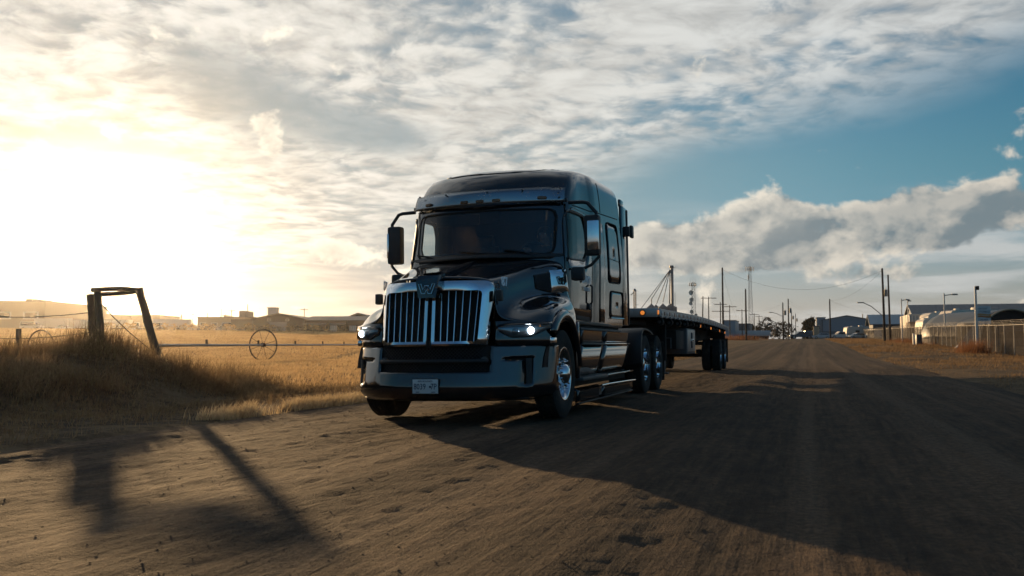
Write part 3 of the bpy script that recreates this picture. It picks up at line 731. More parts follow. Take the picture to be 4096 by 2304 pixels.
def badge(parent, M, sc, mat, rad):
    W = [(-1, .55), (-.68, .55), (-.45, -.1), (-.22, .36), (.22, .36), (.45, -.1), (.68, .55), (1, .55), (.60, -.55), (.2, -.55), (0, -.08), (-.2, -.55), (-.60, -.55)]
    b = MB(); b.tube([M @ Vector((x*sc, y*sc, 0)) for x, y in W], rad, 5, closed=True)
    b.tube([M @ Vector((math.sin(k*math.pi/5)*(.34 if k % 2 == 0 else .14)*sc, (math.cos(k*math.pi/5)*(.34 if k % 2 == 0 else .14)+.12)*sc, .003)) for k in range(10)], rad*.8, 5, closed=True)
    return b.build('winged_badge', mat, parent, 60)
badge(BB, frame_m((0, -1.705, 1.515), (1, 0, 0), (0, .08, 1)), .098, M_chrome, .0035)
# grille
def yo(x, z): t = (z-.93)/.56; return lerp(-1.645, -1.575, t)+lerp(.045, .085, t)*(abs(x)/.57)**2
OUT = rloop([(-.635, .885), (.635, .885), (.672, 1.605), (-.672, 1.605)], [.03, .03, .09, .09], 96)
OPN = rloop([(-.555, .935), (.555, .935), (.58, 1.495), (-.58, 1.495)], [.02, .02, .05, .05], 96)
def yout(x, z): t = (z-.885)/.72; return lerp(-1.655, -1.56, t)+lerp(.155, .19, t)*(abs(x)/.65)**3
rows = [[(x, yout(x, z)+.10, z) for x, z in OUT], [(x, yout(x, z), z) for x, z in OUT],
        [(lerp(a[0], b[0], .45), lerp(yout(*a), yo(*b), .55)-.022, lerp(a[1], b[1], .45)) for a, b in zip(OUT, OPN)],
        [(x, yo(x, z)-.012, z) for x, z in OPN], [(x, yo(x, z)+.07, z) for x, z in OPN]]
GR = MB().grid(rows, close=True).build('grille_surround', M_chrome, TR, 38)
gm = MB().grid([[(x, yo(x, z)+.075, z) for x in np.linspace(-.60, .60, 13)] for z in np.linspace(.90, 1.53, 6)]); gm.build('grille_backing', M_seam, GR, 60)
for sg in (1, -1):
    for k in range(6):
        xb = sg*(.135+.0755*k); xt = sg*(.130+.0815*k); z1 = 1.495-(.03 if k == 0 else 0)
        b = MB(); rows = []
        for t in np.linspace(0, 1, 6):
            x = lerp(xb, xt, t); z = lerp(.93, z1, t); w = .0085*(1. if t < .8 else 1-(t-.8)*2.2); y = yo(x, z)-.006
            rows.append([(x-w, y+.05, z), (x-w, y+.006, z), (x-w*.4, y-.004, z), (x+w*.4, y-.004, z), (x+w, y+.006, z), (x+w, y+.05, z)])
        b.grid(rows).build('grille_bar', M_chrome, GR, 40)
    b = MB(); b.add([(sg*.028, -1.665, .90), (sg*.066, -1.662, .90), (sg*.062, -1.598, 1.43), (sg*.026, -1.60, 1.43), (sg*.028, -1.60, .90), (sg*.066, -1.60, .90), (sg*.062, -1.53, 1.43), (sg*.026, -1.53, 1.43)],
              [(0, 1, 2, 3), (4, 7, 6, 5), (0, 4, 5, 1), (1, 5, 6, 2), (2, 6, 7, 3), (3, 7, 4, 0)]); b.build('grille_centre_bar', M_chrome, GR, 30)
MB().bx(-.027, .027, -1.68, -1.58, .87, .945, .004).build('grille_gap', M_seam, GR)

# hood sides: number, marker lamps, intake with chrome end
def hood_side(sg):
    M = frame_m((sg*.742, -1.22, 1.595), (sg*.18, 1, 0) if sg > 0 else (.18, -1, 0), (-sg*.15, 0, 1))
    text_obj('number_decal', '87', .145, M_decal, HO, M, .004, bold=.003)
    mk = MB().box((sg*.735, -1.385, 1.435), (.075, .085, .125), None, .02).build('marker_lamp', M_plastic, TR, 40)
    # intake: mesh opening then a chrome end piece
    q = [(.852, -.47, 1.715), (.955, -.20, 1.765), (.975, -.20, 1.545), (.862, -.47, 1.565)]
    c = Vector((sg, 0, 0))*.012
    I = MB().add([(sg*x+c.x, y, z) for x, y, z in q], [(0, 1, 2, 3)]).build('air_intake', M_seam, TR, solid=.03, off=0.)
    w = MB()
    for t in np.linspace(.05, .95, 9):
        for (a, b) in (((0, t), (t, 0)), ((1, t), (t, 1)), ((0, t), (1-t, 1)), ((t, 0), (1, 1-t))):
            P = []
            for s_, r_ in (a, b):
                u = Vector(q[0]).lerp(Vector(q[1]), s_); v = Vector(q[3]).lerp(Vector(q[2]), s_); p = u.lerp(v, r_); P.append((sg*(p.x+.034), p.y, p.z))
            w.tube(P, .0028, 4, caps=False)
    w.build('intake_mesh', M_steel, I)['kind'] = 'stuff'
    f = MB().tube([(sg*(x+.02), y, z) for x, y, z in q], .014, 6, closed=True); f.build('intake_rim', M_plastic, I, 60)
    r = [(.965, -.20, 1.80), (1.095, .10, 1.83), (1.125, .12, 1.55), (.995, -.20, 1.535)]
    rows = []
    for t in np.linspace(0, 1, 7):
        a = Vector(r[0]).lerp(Vector(r[3]), t); b = Vector(r[1]).lerp(Vector(r[2]), t); row = []
        for s_ in np.linspace(0, 1, 7):
            p = a.lerp(b, s_); o_ = .030*(1-abs(2*s_-1)**6)*(1-abs(2*t-1)**6)+.010; row.append((sg*(p.x+o_), p.y, p.z))
        rows.append(row)
    C_ = MB().grid(rows).build('intake_cover', M_chrome, I, 60)
    badge(C_, frame_m((sg*1.095, -.045, 1.68), (sg*.37, sg*.93, 0), (0, 0, 1)), .085, M_seam, .0065)
both(hood_side)

# ------------------------------------------------------------------ wing front with headlights, bumper
FC = spline([(.695, -1.415), (.83, -1.375), (.93, -1.305), (1.04, -1.195), (1.13, -1.065), (1.19, -.975), (1.207, -.94)], 24)
def fc(x): return float(np.interp(x, FC[:, 0], FC[:, 1]))
def lamp(sg):
    n = len(FC)
    MB().grid([[(sg*p[0], p[1]+dy, z) for p in FC] for z, dy in ((.865, .03), (.90, .0), (.95, -.008), (1.02, .012), (1.09, .02), (1.15, .0))]).build('wing_front', M_paint, TR, 50, solid=.02)
    # dark lamp bay
    top = [(.72, 1.085), (.80, 1.10), (.95, 1.105), (1.08, 1.11), (1.195, 1.115)]; bot = [(.72, 1.045), (.80, 1.00), (.86, .965), (1.03, .972), (1.195, 1.075)]
    xs_ = np.linspace(.72, 1.195, 16); rows = []
    for t in np.linspace(0, 1, 5):
        rows.append([(sg*(x+.012), fc(x)-.014-.012*math.sin(t*math.pi), lerp(float(np.interp(x, *zip(*bot))), float(np.interp(x, *zip(*top))), t)) for x in xs_])
    H = MB().grid(rows).build('headlight', M_hl, TR, 60, solid=.01)
    MB().grid([[(a[0]+sg*.012, a[1]-.022, a[2]) for a in r] for r in rows]).build('lens_cover', M_hlcover, H, 60)
    def bulb(x, z, r, mat, nm):
        N = Vector((sg*.35, -1, 0)).normalized(); o = Vector((sg*(x+.01), fc(x)-.018, z)); u = N.cross(Vector((0, 0, 1))).normalized(); b = MB(); k = 16
        for rr, hh in ((1., 0.), (.98, .012), (.75, .024), (.4, .03), (.05, .032)):
            b.v += [tuple(o+N*hh+(u*math.cos(2*math.pi*i/k)+Vector((0, 0, 1))*math.sin(2*math.pi*i/k))*r*rr) for i in range(k)]
        b.f = [(q*k+i, q*k+(i+1) % k, q*k+k+(i+1) % k, q*k+k+i) for q in range(4) for i in range(k)]
        b.build(nm, mat, H, 60)
    bulb(1.03, 1.045, .040, M_beam, 'lit_lens'); bulb(.895, 1.035, .042, M_hl, 'unlit_lens')
    A = MB().grid([[(sg*(x+.026), fc(x)-.03, z) for x in np.linspace(1.10, 1.185, 6)] for z in (1.085, 1.112)]).build('turn_signal', M_amberoff, H, 60, solid=.01)
    br = MB().grid([[(sg*(x+.02), fc(x)-.035+dy, float(np.interp(x, *zip(*top)))+dz) for x in np.linspace(.70, 1.2, 16)] for dz, dy in ((.0, .0), (.012, -.012), (.03, .02))])
    br.build('lamp_brow', M_paint, H, 40, solid=.008)
both(lamp)
BC = spline([(0, -1.665), (.35, -1.65), (.62, -1.575), (.80, -1.475), (.95, -1.36), (1.06, -1.24), (1.14, -1.10), (1.195, -.96), (1.217, -.84), (1.222, -.755)], 80)
def bcy(x): return float(np.interp(x, BC[:, 0], BC[:, 1]))
def bumper():
    key = [0, .12, .25, .40, .52, .64, .66, .70, .75, .80, .86, .92, .985, 1.0, 1.03, 1.06, 1.075, 1.10, 1.13, 1.16, 1.185, 1.2, 1.21, 1.217, 1.2215]
    X = [-k for k in key[:0:-1]]+key; Zs = [.295, .315, .36, .41, .455, .50, .54, .575, .60, .615, .65, .70, .718, .745, .775, .81, .845, .865, .875]
    def pt(x, z):
        a = abs(x); y = bcy(a) if a < 1.2215 else -.755
        t = (z-.295)/.58; lean = .075*max(0, (.40-z)/.105)**1.6 + .085*max(0, (z-.44)/.43)
        if a > 1.2: lean *= .4
        lift = .02*max(0, (a-.9)/.3)
        return (x*(1-.02*max(0, (.36-z)/.06)), y+lean, z+lift*(1-t))
    V = [pt(x, z) for z in Zs for x in X]; nX = len(X); Fs = []
    for i in range(len(Zs)-1):
        for k in range(nX-1):
            xc = (X[k]+X[k+1])/2; zc = (Zs[i]+Zs[i+1])/2; a = abs(xc)
            if a < .66 and zc > .60: continue                                    # lower intake
            if .985 < a < 1.06 and .455 < zc < .745: continue                    # duct slots
            if .80 < a < .985 and .718 < zc < .745: continue
            b = i*nX+k; Fs.append((b, b+1, b+nX+1, b+nX))
    B = MB().add(V, Fs).build('bumper', M_paint, TR, 40, solid=.03)
    core = MB()
    core.grid([[(x, bcy(abs(x))+.10, z) for x in np.linspace(-1.12, 1.12, 41)] for z in (.33, .6, .88)]); core.build('bumper_core', M_seam, B, 60)
    for sg in (1, -1):
        d = MB(); d.grid([[(sg*x, bcy(x)+.015+.05*t, z) for x, t in ((.99, 1), (1.0, .4), (1.02, .1), (1.055, 0.))] for z in np.linspace(.46, .74, 5)]).build('air_duct', M_plastic, B, 40)
        q = MB().tube([(sg*.60, bcy(.6)+.04, .73), (sg*.60, bcy(.6)+.09, .73)], .034, 14); q.build('tow_eye', M_steel, B, 40)
    w = MB()
    def yy(x): return bcy(abs(x))+.055
    for z0, z1, x0, x1 in ((.745, .86, -.62, .62), (.61, .69, -.62, -.12), (.61, .69, .12, .62)):
        k = int((x1-x0)/.042); hgt = z1-z0
        for i in range(-3, k+1):
            for s_ in (1, -1):
                a = x0+i*.042 if s_ > 0 else x1-i*.042; b = a+s_*hgt*1.1
                if min(a, b) < x0-.02 or max(a, b) > x1+.02: continue
                w.tube([(a, yy(a), z0), ((a+b)/2, yy((a+b)/2), (z0+z1)/2), (b, yy(b), z1)], .0032, 4, caps=False)
    w.build('intake_mesh', M_plastic, B)['kind'] = 'stuff'
    r = MB().grid([[(x, bcy(abs(x))+.02, z) for x in np.linspace(-.655, .655, 25)] for z in (.695, .74)]); r.build('intake_crossbar', M_plastic, B, 60, solid=.02)
    ch = MB().grid([[(x, bcy(abs(x))+.03+dy, z) for x in np.linspace(-1.0, 1.0, 21)] for z, dy in ((.30, .05), (.275, .16), (.27, .5))]); ch.build('bumper_valance', M_plastic, B, 60, solid=.01)
    p = MB().box((-.035, bcy(.05)-.012, .447), (.305, .008, .155), None, .004); PL = p.build('licence_plate', M_plate, B, 40)
    fm = MB().tube([(-.035+a*.155, bcy(.05)-.012, .447+b*.080) for a, b in ((-1, -1), (1, -1), (1, 1), (-1, 1))], .006, 5, closed=True); fm.build('plate_frame', M_plastic, PL, 60)
    M = frame_m((-.035, bcy(.05)-.019, .442), (1, 0, 0), (0, 0, 1))
    text_obj('plate_number', '8039', .092, M_ink, PL, M @ Matrix.Translation((-.065, 0, 0)) @ Matrix.Diagonal((.80, 1, 1, 1)), .001)
    text_obj('plate_number', '7P', .092, M_ink, PL, M @ Matrix.Translation((.100, 0, 0)) @ Matrix.Diagonal((.80, 1, 1, 1)), .001)
    text_obj('plate_heading', 'APPORTIONED', .026, M_ink, PL, frame_m((-.035, bcy(.05)-.019, .502), (1, 0, 0), (0, 0, 1)), .001)
    t = MB()
    t.box((.024, bcy(.05)-.019, .442), (.022, .002, .022)); t.box((-.125, bcy(.05)-.019, .385), (.04, .002, .008)); t.box((.06, bcy(.05)-.019, .385), (.045, .002, .008))
    t.build('plate_small_print', M_ink, PL)['kind'] = 'stuff'
bumper()

# wheel arch flares, liners
def arch(sg):
    cy_, cz = -.40, .52; rows = []
    A = np.linspace(R(138), R(8), 22)
    for r_, x in ((.655, 1.19), (.665, 1.235), (.71, 1.262), (.775, 1.235), (.80, 1.205)):
        rows.append([(sg*x, cy_+math.cos(a)*r_*(1.02 if math.cos(a) < 0 else .92), cz+math.sin(a)*r_*1.0) for a in A])
    MB().grid(rows).build('wheel_arch_flare', M_paint, TR, 60, solid=.01)
    MB().grid([[(sg*x, cy_+math.cos(a)*.68, cz+math.sin(a)*.66) for a in np.linspace(R(170), R(-5), 18)] for x in (.55, 1.19)]).build('wheel_arch_liner', M_dark, TR, 60)
    MB().lathe([(.0, .03), (.02, .026), (.028, .012), (.03, 0)], (sg*1.20, -.34, 1.285), 'x', 12).build('side_repeater', M_amberoff, TR, 60) if sg > 0 else None
    MB().box((sg*1.20, -.90, .935), (.07, .15, .07), None, .015).build('hood_latch', M_chrome, TR, 40)
both(arch)
eb = MB().bx(-.62, .62, -1.4, .2, .75, 1.45); eb.bx(-.98, .98, -.0, .3, 1.0, 1.9); eb.bx(-.5, .5, -1.45, -1.2, .35, 1.0); eb.build('engine_block', M_dark, TR)

# ------------------------------------------------------------------ mirrors
def mirror(sg):
    c = (sg*1.385, .42, 2.28)
    H = MB().box(c, (.20, .15, .52), None, .035).build('mirror_housing', M_plastic, TR, 50)
    xs_ = (1.325, 1.487) if sg > 0 else (1.325, 1.487)
    (MB().box((1.408, .352, 2.275), (.152, .03, .38), None, .014) if sg > 0 else MB().box((-1.468, .36, 2.275), (.03, .05, .345), None, .014)).build('chrome_cap', M_chrome, H, 50)
    MB().box((sg*1.385, .502, 2.28), (.16, .006, .43), None, .002).build('mirror_glass', M_chrome, H, 50)
    MB().tube([(sg*1.43, .42, 2.50), (sg*1.44, .42, 2.57), (sg*1.33, .40, 2.70), (sg*1.27, .40, 2.715), (sg*1.08, .40, 2.72)], .024, 8).build('upper_arm', M_plastic, H, 60)
    MB().tube([(sg*1.46, .44, 2.06), (sg*1.455, .44, 2.0), (sg*1.36, .42, 1.90), (sg*1.27, .40, 1.86), (sg*1.15, .36, 1.86)], .020, 8).build('lower_arm', M_plastic, H, 60)
    MB().box((sg*1.24, .20, 1.775), (.17, .13, .17), None, .035).build('hood_mirror', M_plastic, TR, 50)
both(mirror)

# ------------------------------------------------------------------ door lettering (left door of the tractor)
Md = frame_m(sp(1, 1.02, 1.78, .024), (0, 1, 0), (0, 0, 1))
text_obj('script_lettering', 'Dwm', .235, M_decal, TR, Md, .001, .35, space=.9, bold=.002)
text_obj('trucking_lettering', 'TRUCKING', .075, M_decal, TR, frame_m(sp(1, 1.06, 1.63, .024), (0, 1, 0), (0, 0, 1)), .001)

# ------------------------------------------------------------------ tank fairings, steps, skirts
def lower(sg):
    def pan(name, y0, y1, prof, mat, parent, n=10, curve=True):
        rows = []
        for x, z in prof:
            r = []
            for y in np.linspace(y0, y1, n):
                e = .10*max(0, (y-3.62)/.28)**2 if curve else 0
                r.append((sg*(x-e), y, z))
            rows.append(r)
        return MB().grid(rows).build(name, mat, parent, 40, solid=.015)
    F1 = pan('tank_fairing', .42, 1.745, [(1.06, .46), (1.115, .50), (1.145, .60), (1.212, .89)], M_paint, TR)
    F2 = pan('tank_fairing', 1.76, 3.90, [(1.06, .46), (1.115, .50), (1.145, .60), (1.212, .89)], M_paint, TR)
    pan('upper_fairing', .42, 1.745, [(1.195, .89), (1.205, .97), (1.216, 1.07), (1.10, 1.085)], M_paint, TR)
    pan('upper_fairing', 1.76, 3.90, [(1.195, .89), (1.208, .97), (1.22, 1.07), (1.10, 1.085)], M_paint, TR)
    MB().bx(sg*1.205, sg*1.235, .44, 1.745, .885, .91, .006).build('chrome_step_edge', M_steel, F1)
    MB().bx(sg*1.205, sg*1.228, 1.77, 3.66, .888, .908, .006).build('chrome_strip', M_chrome, F2)
    MB().bx(sg*1.14, sg*1.215, .42, 3.02, 1.075, 1.105, .008).build('top_trim', M_steel, F1)
    s_ = MB().bx(sg*.95, sg*1.275, .24, 1.72, .43, .475, .012).build('entry_step', M_steel, TR)
    g = MB()
    for k in range(16): g.bx(sg*1.14, sg*1.262, 1.02+k*.04, 1.035+k*.04, .474, .482)
    g.build('step_tread', M_alu, s_)['kind'] = 'stuff'
    rows = [[(sg*x, y, .455+.02*((y-.24)/3.6)) for y in np.linspace(1.3, 3.83, 8)] for x in (1.12, 1.235)]
    MB().grid(rows).build('lower_ledge', M_paint, TR, 40, solid=.022)
    MB().tube([(sg*1.25, 1.38, .325), (sg*1.255, 1.8, .33), (sg*1.25, 3.2, .318), (sg*1.235, 3.95, .305)], .018, 8).build('chrome_rail', M_chrome, TR, 60)
    pan('side_skirt', .08, 1.43, [(1.21, .17), (1.235, .20), (1.238, .31), (1.18, .345)], M_paint, TR, curve=False)
    pan('side_skirt', 1.445, 3.72, [(1.21, .16), (1.235, .19), (1.238, .29), (1.18, .32)], M_paint, TR, curve=False)
    MB().bx(sg*1.20, sg*1.25, .08, 3.7, .145, .165, .006).build('skirt_lip', M_plastic, TR)
    k = MB(); k.bx(sg*.7, sg*1.08, .35, 3.85, .35, 1.05); k.bx(sg*.7, sg*1.15, .3, 3.1, 1.09, 1.16); k.build('fuel_tank', M_dark, TR)
    w = MB().grid([[(sg*x, y, z) for x, y in ((1.215, .15), (1.225, .26), (1.20, .40), (1.10, .45))] for z in np.linspace(.47, 1.17, 6)]); w.build('wheel_splash_panel', M_paint, TR, 40, solid=.015)
    MB().bx(sg*.85, sg*1.19, .3, 3.18, 1.145, 1.19, .01).build('cab_sill', M_plastic, TR)
both(lower)

# ------------------------------------------------------------------ chassis, wheels
ch = MB()
for sg in (1, -1): ch.bx(sg*.39, sg*.47, -1.2, 7.5, .78, 1.02)
for y in (-.4, 3.9, 4.6, 5.9, 7.2): ch.bx(-.4, .4, y-.06, y+.06, .82, .98)
ch.bx(-.45, .45, 3.4, 5.2, 1.02, 1.05); ch.build('chassis_frame', M_dark, TR)
for ya in (-.4, 5.2, 6.58):
    MB().tube([(-1.0, ya, .53), (1.0, ya, .53)], .06 if ya < 0 else .085, 10).build('axle', M_dark, TR, 60)
fw_ = MB().lathe([(.05, .03), (.46, .03), (.48, .0), (.46, -.05)], (0, 6.2, 1.20), 'z', 24); fw_.bx(-.4, .4, 6.0, 6.5, 1.03, 1.16, .02); fw_.build('fifth_wheel', M_steel, TR, 40)
MB().bx(-.9, .9, 3.30, 3.36, 1.2, 2.0, .02).build('rear_panel', M_dark, TR)
dk = MB()
for x in (-.25, 0, .25): dk.tube([(x, 3.4, 1.55), (x*1.2, 4.2, 1.18), (x, 5.0, 1.25)], .02, 6)
dk.build('air_lines', M_seam, TR, 60)
def tyre_mesh(R_=.52, w=.28, ribs=5):
    b = MB(); hw = w/2; prof = [(.30, -hw*.80), (.335, -hw*.97), (.42, -hw*1.0), (.475, -hw*.97), (R_-.018, -hw*.88)]
    xs_ = np.linspace(-hw*.84, hw*.84, ribs*2+1); g = .010
    for i in range(ribs):
        a, c = xs_[2*i]-.006*(i > 0), xs_[2*i+2]
        l0 = -hw*.84+2*hw*.84*i/ribs; l1 = -hw*.84+2*hw*.84*(i+1)/ribs
        prof += [(R_, l0+.005), (R_, l1-.005)]
        if i < ribs-1: prof += [(R_-g, l1-.004), (R_-g, l1+.004)]
    prof += [(R_-.018, hw*.88), (.475, hw*.97), (.42, hw*1.0), (.335, hw*.97), (.30, hw*.80)]
    b.lathe(prof, (0, 0, 0), 'x', 48); return b
def me_of(mb, name, mat, smooth=40):
    o = mb.build(name, mat, None, smooth); me = o.data; bpy.data.objects.remove(o); return me
ME_tyre = me_of(tyre_mesh(), 'tyre', M_rubber, 42)
fr_ = MB().lathe([(.300, -.14), (.302, .10), (.318, .115), (.318, .128), (.300, .130), (.285, .118), (.272, .09), (.262, .055), (.235, .045), (.190, .062), (.165, .075), (.150, .080)], (0, 0, 0), 'x', 40)
ME_frim = me_of(fr_, 'rim', M_chrome, 50)
hb = MB().lathe([(.150, .078), (.128, .082), (.122, .13), (.105, .165), (.060, .185), (.001, .190)], (0, 0, 0), 'x', 28)
ME_fhub = me_of(hb, 'hub_cap', M_chrome, 45)
lg = MB()
lg.lathe([(.024, .0), (.024, .012), (.016, .016), (.016, .055), (.010, .085), (.0005, .092)], (.066, 0, 0), 'x', 8)
ME_lug = me_of(lg, 'lug_nut', M_chrome, 40)
rr_ = MB().lathe([(.318, .128), (.318, .118), (.302, .110), (.295, .05), (.285, -.02), (.262, -.05), (.235, -.055), (.205, -.045), (.15, -.03), (.135, .0), (.125, .06), (.10, .085), (.03, .10), (.001, .10)], (0, 0, 0), 'x', 40)
ME_rrim = me_of(rr_, 'rim', M_chrome, 50)
def part_me(name, me, parent, M):
    o = bpy.data.objects.new(name, me); link(o, parent); o.matrix_local = M; return o
def wheel(parent, sg, x, y, z, kind):
    flip = Matrix.Rotation(math.pi, 4, 'Z') if sg < 0 else Matrix()
    W = part_me('wheel', ME_tyre, parent, Matrix.Translation((sg*x, y, z)) @ flip)
    if kind == 'front':
        part_me('rim', ME_frim, W, Matrix()); part_me('hub_cap', ME_fhub, W, Matrix())
        for k in range(10): part_me('lug_nut', ME_lug, W, Matrix.Rotation(k*math.pi/5+.2, 4, 'X') @ Matrix.Translation((0, 0, .170)))
    elif kind == 'dual': part_me('rim', ME_rrim, W, Matrix())
    return W
def wheels(sg):
    wheel(TR, sg, 1.075, -.40, .54, 'front')
    for y in (5.2, 6.58):
        wheel(TR, sg, 1.085, y, .54, 'dual'); wheel(TR, sg, .745, y, .54, '')
    # quarter fender over the first drive wheel, mud flap behind the second
    rows = []
    prof = [(y, z) for y, z in ((4.62, .50), (4.585, .75), (4.60, .95), (4.68, 1.09), (4.82, 1.165), (5.05, 1.18), (5.4, 1.165), (5.80, 1.115))]
    P = spline(prof, 22)
    for x, dz in ((.62, .0), (1.20, .0), (1.235, -.012), (1.245, -.05)):
        rows.append([(sg*x, p[0]-(dz if i < 8 else 0)*1., p[1]+(dz if i >= 5 else 0)) for i, p in enumerate(P)])
    MB().grid(rows).build('quarter_fender', M_plastic, TR, 50, solid=.02)
    MB().bx(sg*.62, sg*1.22, 7.25, 7.27, .18, .95).build('mud_flap', M_rubber, TR)
both(wheels)
# ------------------------------------------------------------------ driver
def driver():
    J = {'pel': ((.5, 1.36, 1.72), .15), 'bel': ((.5, 1.37, 1.88), .155), 'che': ((.5, 1.34, 2.08), .165), 'nek0': ((.5, 1.33, 2.22), .085), 'nek': ((.5, 1.30, 2.29), .058),
         'jaw': ((.5, 1.265, 2.35), .075), 'hed': ((.5, 1.27, 2.43), .098), 'top': ((.5, 1.28, 2.50), .075),
         'ls': ((.68, 1.33, 2.14), .078), 'le': ((.76, 1.12, 1.93), .055), 'lw': ((.64, .89, 2.06), .036), 'lh': ((.62, .83, 2.10), .036),
         'rs': ((.32, 1.33, 2.14), .078), 're': ((.24, 1.12, 1.95), .055), 'rw': ((.36, .89, 2.14), .036), 'rh': ((.38, .83, 2.19), .036),
         'lk': ((.62, .92, 1.72), .085), 'la': ((.62, .75, 1.40), .05), 'lt': ((.62, .63, 1.34), .04),
         'rk': ((.38, .92, 1.72), .085), 'ra': ((.38, .75, 1.40), .05), 'rt': ((.38, .63, 1.34), .04), 'nose': ((.5, 1.165, 2.415), .016)}
    E_ = [('pel', 'bel'), ('bel', 'che'), ('che', 'nek0'), ('nek0', 'nek'), ('nek', 'jaw'), ('jaw', 'hed'), ('hed', 'top'), ('che', 'ls'), ('ls', 'le'), ('le', 'lw'), ('lw', 'lh'), ('che', 'rs'), ('rs', 're'), ('re', 'rw'), ('rw', 'rh'),
          ('pel', 'lk'), ('lk', 'la'), ('la', 'lt'), ('pel', 'rk'), ('rk', 'ra'), ('ra', 'rt'), ('hed', 'nose')]
    names = list(J); V = [J[k][0] for k in names]; rad = [J[k][1] for k in names]; Ed = [(names.index(a), names.index(b)) for a, b in E_]
    for h, sgn in (('lh', 1), ('rh', -1)):                       # five fingers closing round the wheel rim
        b = Vector(J[h][0]); ih = names.index(h)
        for q, (dx, ln) in enumerate(((-.032, .8), (-.011, 1.), (.011, .95), (.032, .75), (.045*-sgn, .6))):
            a0 = b+Vector((dx, -.035, .008)); a1 = a0+Vector((0, -.035*ln, -.006)); a2 = a1+Vector((0, -.006, -.030*ln))
            if q == 4: a0 = b+Vector((dx, .01, -.01)); a1 = a0+Vector((dx*.3, -.03, -.02)); a2 = a1+Vector((-dx*.2, -.025, 0))
            n0 = len(V); V += [tuple(a0), tuple(a1), tuple(a2)]; rad += [.011, .0095, .008]; Ed += [(ih, n0), (n0, n0+1), (n0+1, n0+2)]
    me = bpy.data.meshes.new('person'); me.from_pydata(V, Ed, []); o = link(bpy.data.objects.new('person', me))
    m = o.modifiers.new('skin', 'SKIN'); m.use_smooth_shade = True
    for i, r_ in enumerate(rad): me.skin_vertices[0].data[i].radius = (r_, r_); me.skin_vertices[0].data[i].use_root = (i == 0)
    o.modifiers.new('sub', 'SUBSURF').levels = 2; o.modifiers['sub'].render_levels = 2
    bpy.context.view_layer.update(); apply_mods(o)
    skin = worn('skin', (.32, .18, .12), .5, amount=0.); shirt = worn('dark_shirt', (.03, .03, .035), .9, amount=0.); hairm = worn('hair', (.02, .015, .01), .7, amount=0.)
    o.data.materials.clear()
    for mm in (skin, shirt, hairm): o.data.materials.append(mm)
    for p in o.data.polygons:
        c = p.center; p.material_index = 0 if (c.z > 2.27 or c.y < .92) and c.z > 1.9 else 1; p.use_smooth = True
    hair = MB(); hair.lathe([(.001, .105), (.06, .098), (.098, .06), (.112, .0), (.108, -.05)], (.5, 1.29, 2.45), 'z', 16); hair.build('hair', hairm, o, 60)
    for sx_ in (.465, .535): MB().lathe([(.0005, -.012), (.009, -.009), (.012, .0)], (sx_, 1.172, 2.437), 'y', 10).build('eye', M_white, o, 60)
    MB().box((.5, 1.188, 2.365), (.045, .01, .008), None, .003).build('mouth', hairm, o)
    for s_ in (1, -1): MB().box((.5+s_*.098, 1.27, 2.42), (.018, .035, .055), None, .008).build('ear', skin, o, 50)
    o.matrix_world = TR.matrix_world.copy() if False else Matrix.Translation((0, 0, -.017)) @ Matrix.Rotation(-R(.8), 4, 'Y')
    tag(o, 'driver in dark shirt behind the truck windscreen with both hands on the steering wheel', 'person')
driver()

# ------------------------------------------------------------------ flatbed trailer
TL = empty('flatbed_trailer', (.055, 5.6, 0.)); TL.rotation_euler = (0, 0, R(.45))
tag(TL, 'long empty aluminium flatbed trailer hitched behind the black truck tractor', 'trailer')
LEN = 17.4
def camber(y): return 1.545+.075*math.sin(math.pi*min(1, max(0, y/LEN)))**1.2-.02*(y/LEN)
ys_ = np.linspace(0, LEN, 30)
M_deck = worn('worn_deck', (.22, .19, .15), .7, amount=.4)
for k in range(8):                                                  # deck planks run lengthwise
    x0 = -1.20+k*.30; b = MB()
    b.grid([[(x, y, camber(y)-dz) for y in ys_] for x, dz in ((x0+.004, .035), (x0+.004, .002), (x0+.296, .002), (x0+.296, .035))]); b.build('deck_plank', M_deck, TL, 30)
M_red = worn('red_tape', (.20, .075, .045), .35, amount=.15); M_tape = worn('white_tape', (.42, .43, .43), .3, amount=.15)
